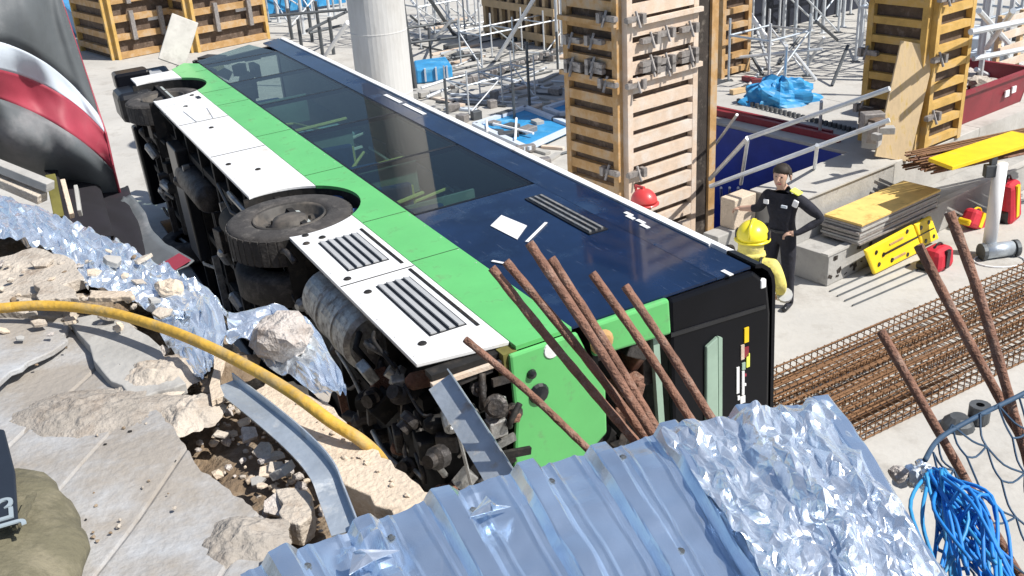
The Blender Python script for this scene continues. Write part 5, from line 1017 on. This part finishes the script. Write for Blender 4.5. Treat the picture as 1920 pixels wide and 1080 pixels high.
def skel(h=1.8, L=None, Rr=None, legs=(.1, .0, .0), bulk=1., head=(0, -.03), lean=0.):
    k = h/1.8; J = {}
    def j(n, x, y, z, r): J[n] = (V((x*k, y*k, z*k)), r*k)
    j('pelvis', 0, 0, .97, .145*bulk); j('waist', 0, lean*.4, 1.12, .13*bulk); j('chest', 0, lean, 1.34, .16*bulk); j('neck0', 0, lean, 1.48, .075); j('neck', head[0]*.3, lean+head[1]*.3, 1.545, .055); j('jaw', head[0]*.8, lean+head[1]*1.5, 1.6, .066); j('head', head[0], lean+head[1], 1.685, .096); j('crown', head[0], lean+head[1]*.6, 1.755, .075)
    for s_, sg in (('L', 1), ('R', -1)):
        j('hip'+s_, .1*sg, 0, .9, .105*bulk); j('knee'+s_, (.1+legs[0]*.3)*sg, -.02+legs[1]*sg, .5, .072*bulk); j('ankle'+s_, (.1+legs[0]*.5)*sg, .02+legs[2]*sg, .1, .05*bulk); j('heel'+s_, (.1+legs[0]*.5)*sg, .05+legs[2]*sg, .045, .042); j('toe'+s_, (.11+legs[0]*.6)*sg, -.16+legs[2]*sg, .035, .04)
        arm = (L if s_ == 'L' else Rr) or ((.21, 0, 1.44), (.27, .03, 1.16), (.27, -.06, .92), (.27, -.09, .84))
        for nm, q, r in zip(('shoulder', 'elbow', 'wrist', 'palm'), arm, (.075*bulk, .055*bulk, .036, .034)): j(nm+s_, q[0]*(sg if arm is not L and arm is not Rr else 1), q[1], q[2], r)
    E = [('pelvis', 'waist'), ('waist', 'chest'), ('chest', 'neck0'), ('neck0', 'neck'), ('neck', 'jaw'), ('jaw', 'head'), ('head', 'crown')]
    for s_ in 'LR': E += [('pelvis', 'hip'+s_), ('hip'+s_, 'knee'+s_), ('knee'+s_, 'ankle'+s_), ('ankle'+s_, 'heel'+s_), ('heel'+s_, 'toe'+s_), ('chest', 'shoulder'+s_), ('shoulder'+s_, 'elbow'+s_), ('elbow'+s_, 'wrist'+s_), ('wrist'+s_, 'palm'+s_)]
    return J, E
def face(t, W, hy, k=1., y0=-.03):
    for sg in (-1, 1):
        MB().lathe([(0, .006), (.009, .004), (.012, 0)], W((.034*sg, y0-.088, hy+.0)), (W((0, -1, 0))-W((0, 0, 0))), 8).build('eye', M_hair, t)
        MB().box(W((.098*sg, y0+.01, hy-.02)), (.02, .04, .06)).build('ear', M_skin, t, bevel=.008)
    MB().tube([W((0, y0-.088, hy)), W((0, y0-.118, hy-.04)), W((0, y0-.09, hy-.052))], .013, 6).build('nose', M_skin, t); MB().bar(W((-.025, y0-.085, hy-.085)), W((.025, y0-.085, hy-.085)), .01, .008).build('mouth', M_redv, t)
def cap_shell(W, c, r, z0, n=28, sq=1., fr=0.): # dome from angle z0 up
    m = MB(); m.grid(lambda u, v: W((c[0]+r*math.cos(u*6.2832)*math.sin(v*z0), c[1]+r*1.12*math.sin(u*6.2832)*math.sin(v*z0), c[2]+r*sq*math.cos(v*z0))), n, 10); return m
# officer
J, E = skel(1.8, L=[(.2, 0, 1.43), (.46, .1, 1.2), (.27, -.12, 1.06), (.19, -.16, 1.05)], Rr=[(-.2, 0, 1.43), (-.33, .07, 1.19), (-.52, .06, 1.15), (-.6, .05, 1.14)], legs=(.05, .03, .04), head=(-.02, -.045), bulk=1.1)
def oc(n, c): return 0 if n in ('jaw', 'head', 'crown', 'neck', 'palmR') or (n == 'palmL' and (c-J['palmL'][0]).length < .055) or (n in ('wristR',) and c.z > 1.0) else (2 if n.startswith(('heel', 'toe')) else 1)
base = G(1457, 575, 0); t, W, R = figure('person', base, -.75, J, E, [M_skin, M_unif, M_black], oc, 'person in black uniform, one hand at the belt, standing by the platform')
face(t, W, 1.69); MB().grid(lambda u, v: W((-.02+(.1+.014*N3((math.cos(u*6.28)*3, math.sin(u*6.28)*3, v*4), 1.5))*math.cos(u*6.2832)*math.sin(v*1.75), -.01+.115*math.sin(u*6.2832)*math.sin(v*1.75)+.015, 1.715+(.098+.01*N3((u*9, v*9, 1)))*math.cos(v*(1.5 if math.sin(u*6.2832) < -.3 else 2.1)))), 32, 10).build('hair', M_hair, t, smooth=True, solid=.008)
MB().tube([W((.15*math.cos(i*.524), .13*math.sin(i*.524)+.0, 1.03)) for i in range(13)], .022, 8).build('belt', M_black, t)
MB().box(W((.17, -.01, 1.512)), (.12, .12, .02), R @ Matrix.Rotation(.35, 3, 'Y')).build('shoulder_patch', M_hivis, t, bevel=.009); MB().box(W((.21, -.1, 1.4)), (.07, .03, .09), R @ Matrix.Rotation(.3, 3, 'Y')).build('shoulder_patch', M_white, t, bevel=.015); MB().box(W((-.13, -.155, 1.38)), (.06, .02, .05), R).build('badge', M_white, t); MB().box(W((.1, -.155, 1.36)), (.07, .02, .03), R).build('badge', M_whitev, t)
MB().box(W((-.2, .0, .95)), (.06, .12, .18), R).build('holster', M_black, t, bevel=.015)
# firefighter seen from behind
J, E = skel(1.84, L=[(.22, .02, 1.42), (.3, .0, 1.16), (.28, -.16, .98), (.27, -.22, .94)], Rr=[(-.22, .02, 1.42), (-.3, -.02, 1.16), (-.26, -.2, 1.0), (-.25, -.26, .97)], bulk=1.22, legs=(.06, .0, .0), head=(0, -.05))
def fc(n, c): return 0 if n in ('jaw', 'head', 'crown', 'neck') else (3 if n.startswith(('palm', 'heel', 'toe')) else (2 if (n in ('chest', 'neck0') and c.z > 1.32) or abs(c.z-1.02) < .03 or (abs(c.z-.3) < .05) else 1))
base = G(1398, 726, 0); t, W, R = figure('person', base, math.pi*.86, J, E, [M_skin, M_turn, M_hivis, M_black], fc, 'firefighter in sand turnout gear and yellow helmet behind the bus rear')
cap_shell(W, (0, -.04, 1.71), .15, 1.72, sq=.98).build('helmet', M_helmy, t, smooth=True, solid=.012)
MB().lathe([(.1, 0), (.175, -.01), (.18, -.025), (.12, -.02)], W((0, -.04, 1.69)), (0, 0, 1), 28).build('helmet_brim', M_helmy, t, smooth=True)
MB().grid(lambda u, v: W((math.cos(math.pi*(1.15+.7*u))*.16, -.04+math.sin(math.pi*(1.15+.7*u))*.185, 1.72-v*.13)), 14, 3).build('visor', M_black, t, smooth=True, solid=.006)
MB().grid(lambda u, v: W((math.cos(math.pi*(.1+.8*u))*.13, -.02+math.sin(math.pi*(.1+.8*u))*.15, 1.68-v*.17)), 14, 3).build('neck_flap', M_turn, t, smooth=True, solid=.01)
face(t, W, 1.71)
MB().tube([W((.0, .12, 1.72)), W((0, .1, 1.83)), W((0, -.04, 1.872)), W((0, -.17, 1.82))], .017, 8).build('helmet_comb', M_helmy, t, smooth=True)
MB().box(W((.155, -.05, 1.71)), (.03, .09, .1), R).build('helmet_badge', M_black, t, bevel=.012); MB().box(W((-.155, -.05, 1.71)), (.03, .09, .1), R).build('helmet_badge', M_black, t, bevel=.012)
MB().tube([W((.115*math.cos(i*.524), .12*math.sin(i*.524)-.0, 1.53+.015*math.sin(i*.524))) for i in range(13)], .034, 8).build('collar', M_turn, t, smooth=True)
for sg in (-1, 1):
    MB().tube(smoothpath([W((.13*sg, .24, 1.22)), W((.13*sg, .245, 1.36)), W((.12*sg, .14, 1.52)), W((.11*sg, -.1, 1.5))], 5), .016, 6).build('harness_strap', M_black, t, smooth=True)
    MB().tube([W((.335*sg, -.1, 1.08)), W((.328*sg, -.13, 1.045))], .078, 12).build('sleeve_band', M_louv, t)
for z, r in ((1.2, .235), (1.0, .23)): MB().grid(lambda u, v: W((math.cos(u*6.2832)*r*1.0, math.sin(u*6.2832)*r*.86, z+.06*v)), 28, 1).build('reflective_band', M_hivis, t, smooth=True, solid=.006)
MB().grid(lambda u, v: W(((u-.5)*.42, .262-.1*(2*u-1)**2, 1.33+.15*v)), 10, 3).build('back_band', M_hivis, t, smooth=True, solid=.006); MB().grid(lambda u, v: W(((u-.5)*.3, .27-.1*(2*u-1)**2, 1.385+.045*v)), 10, 1).build('back_print', M_louv, t, smooth=True, solid=.006)
MB().box(W((.24, -.02, 1.0)), (.12, .1, .2), R).build('radio_pouch', M_black, t, bevel=.02)
# worker with red helmet between bus and formwork
J, E = skel(1.76)
base = G(1206, 628, 0); t, W, R = figure('person', base, .5, J, E, [M_skin, M_unif, M_black], oc, 'person in a red helmet, mostly hidden between bus roof and big formwork')
face(t, W, 1.65); cap_shell(W, (0, -.03, 1.675), .135, 1.6, sq=1.0).build('helmet', M_helmr, t, smooth=True, solid=.01); MB().lathe([(.1, 0), (.155, -.008), (.155, -.02), (.11, -.018)], W((0, -.05, 1.665)), (0, 0, 1), 24).build('helmet_brim', M_helmr, t, smooth=True)
MB().tube([W((0, .11, 1.68)), W((0, .12, 1.81)), W((0, -.03, 1.825))], .018, 6).build('helmet_ridge', M_helmr, t)
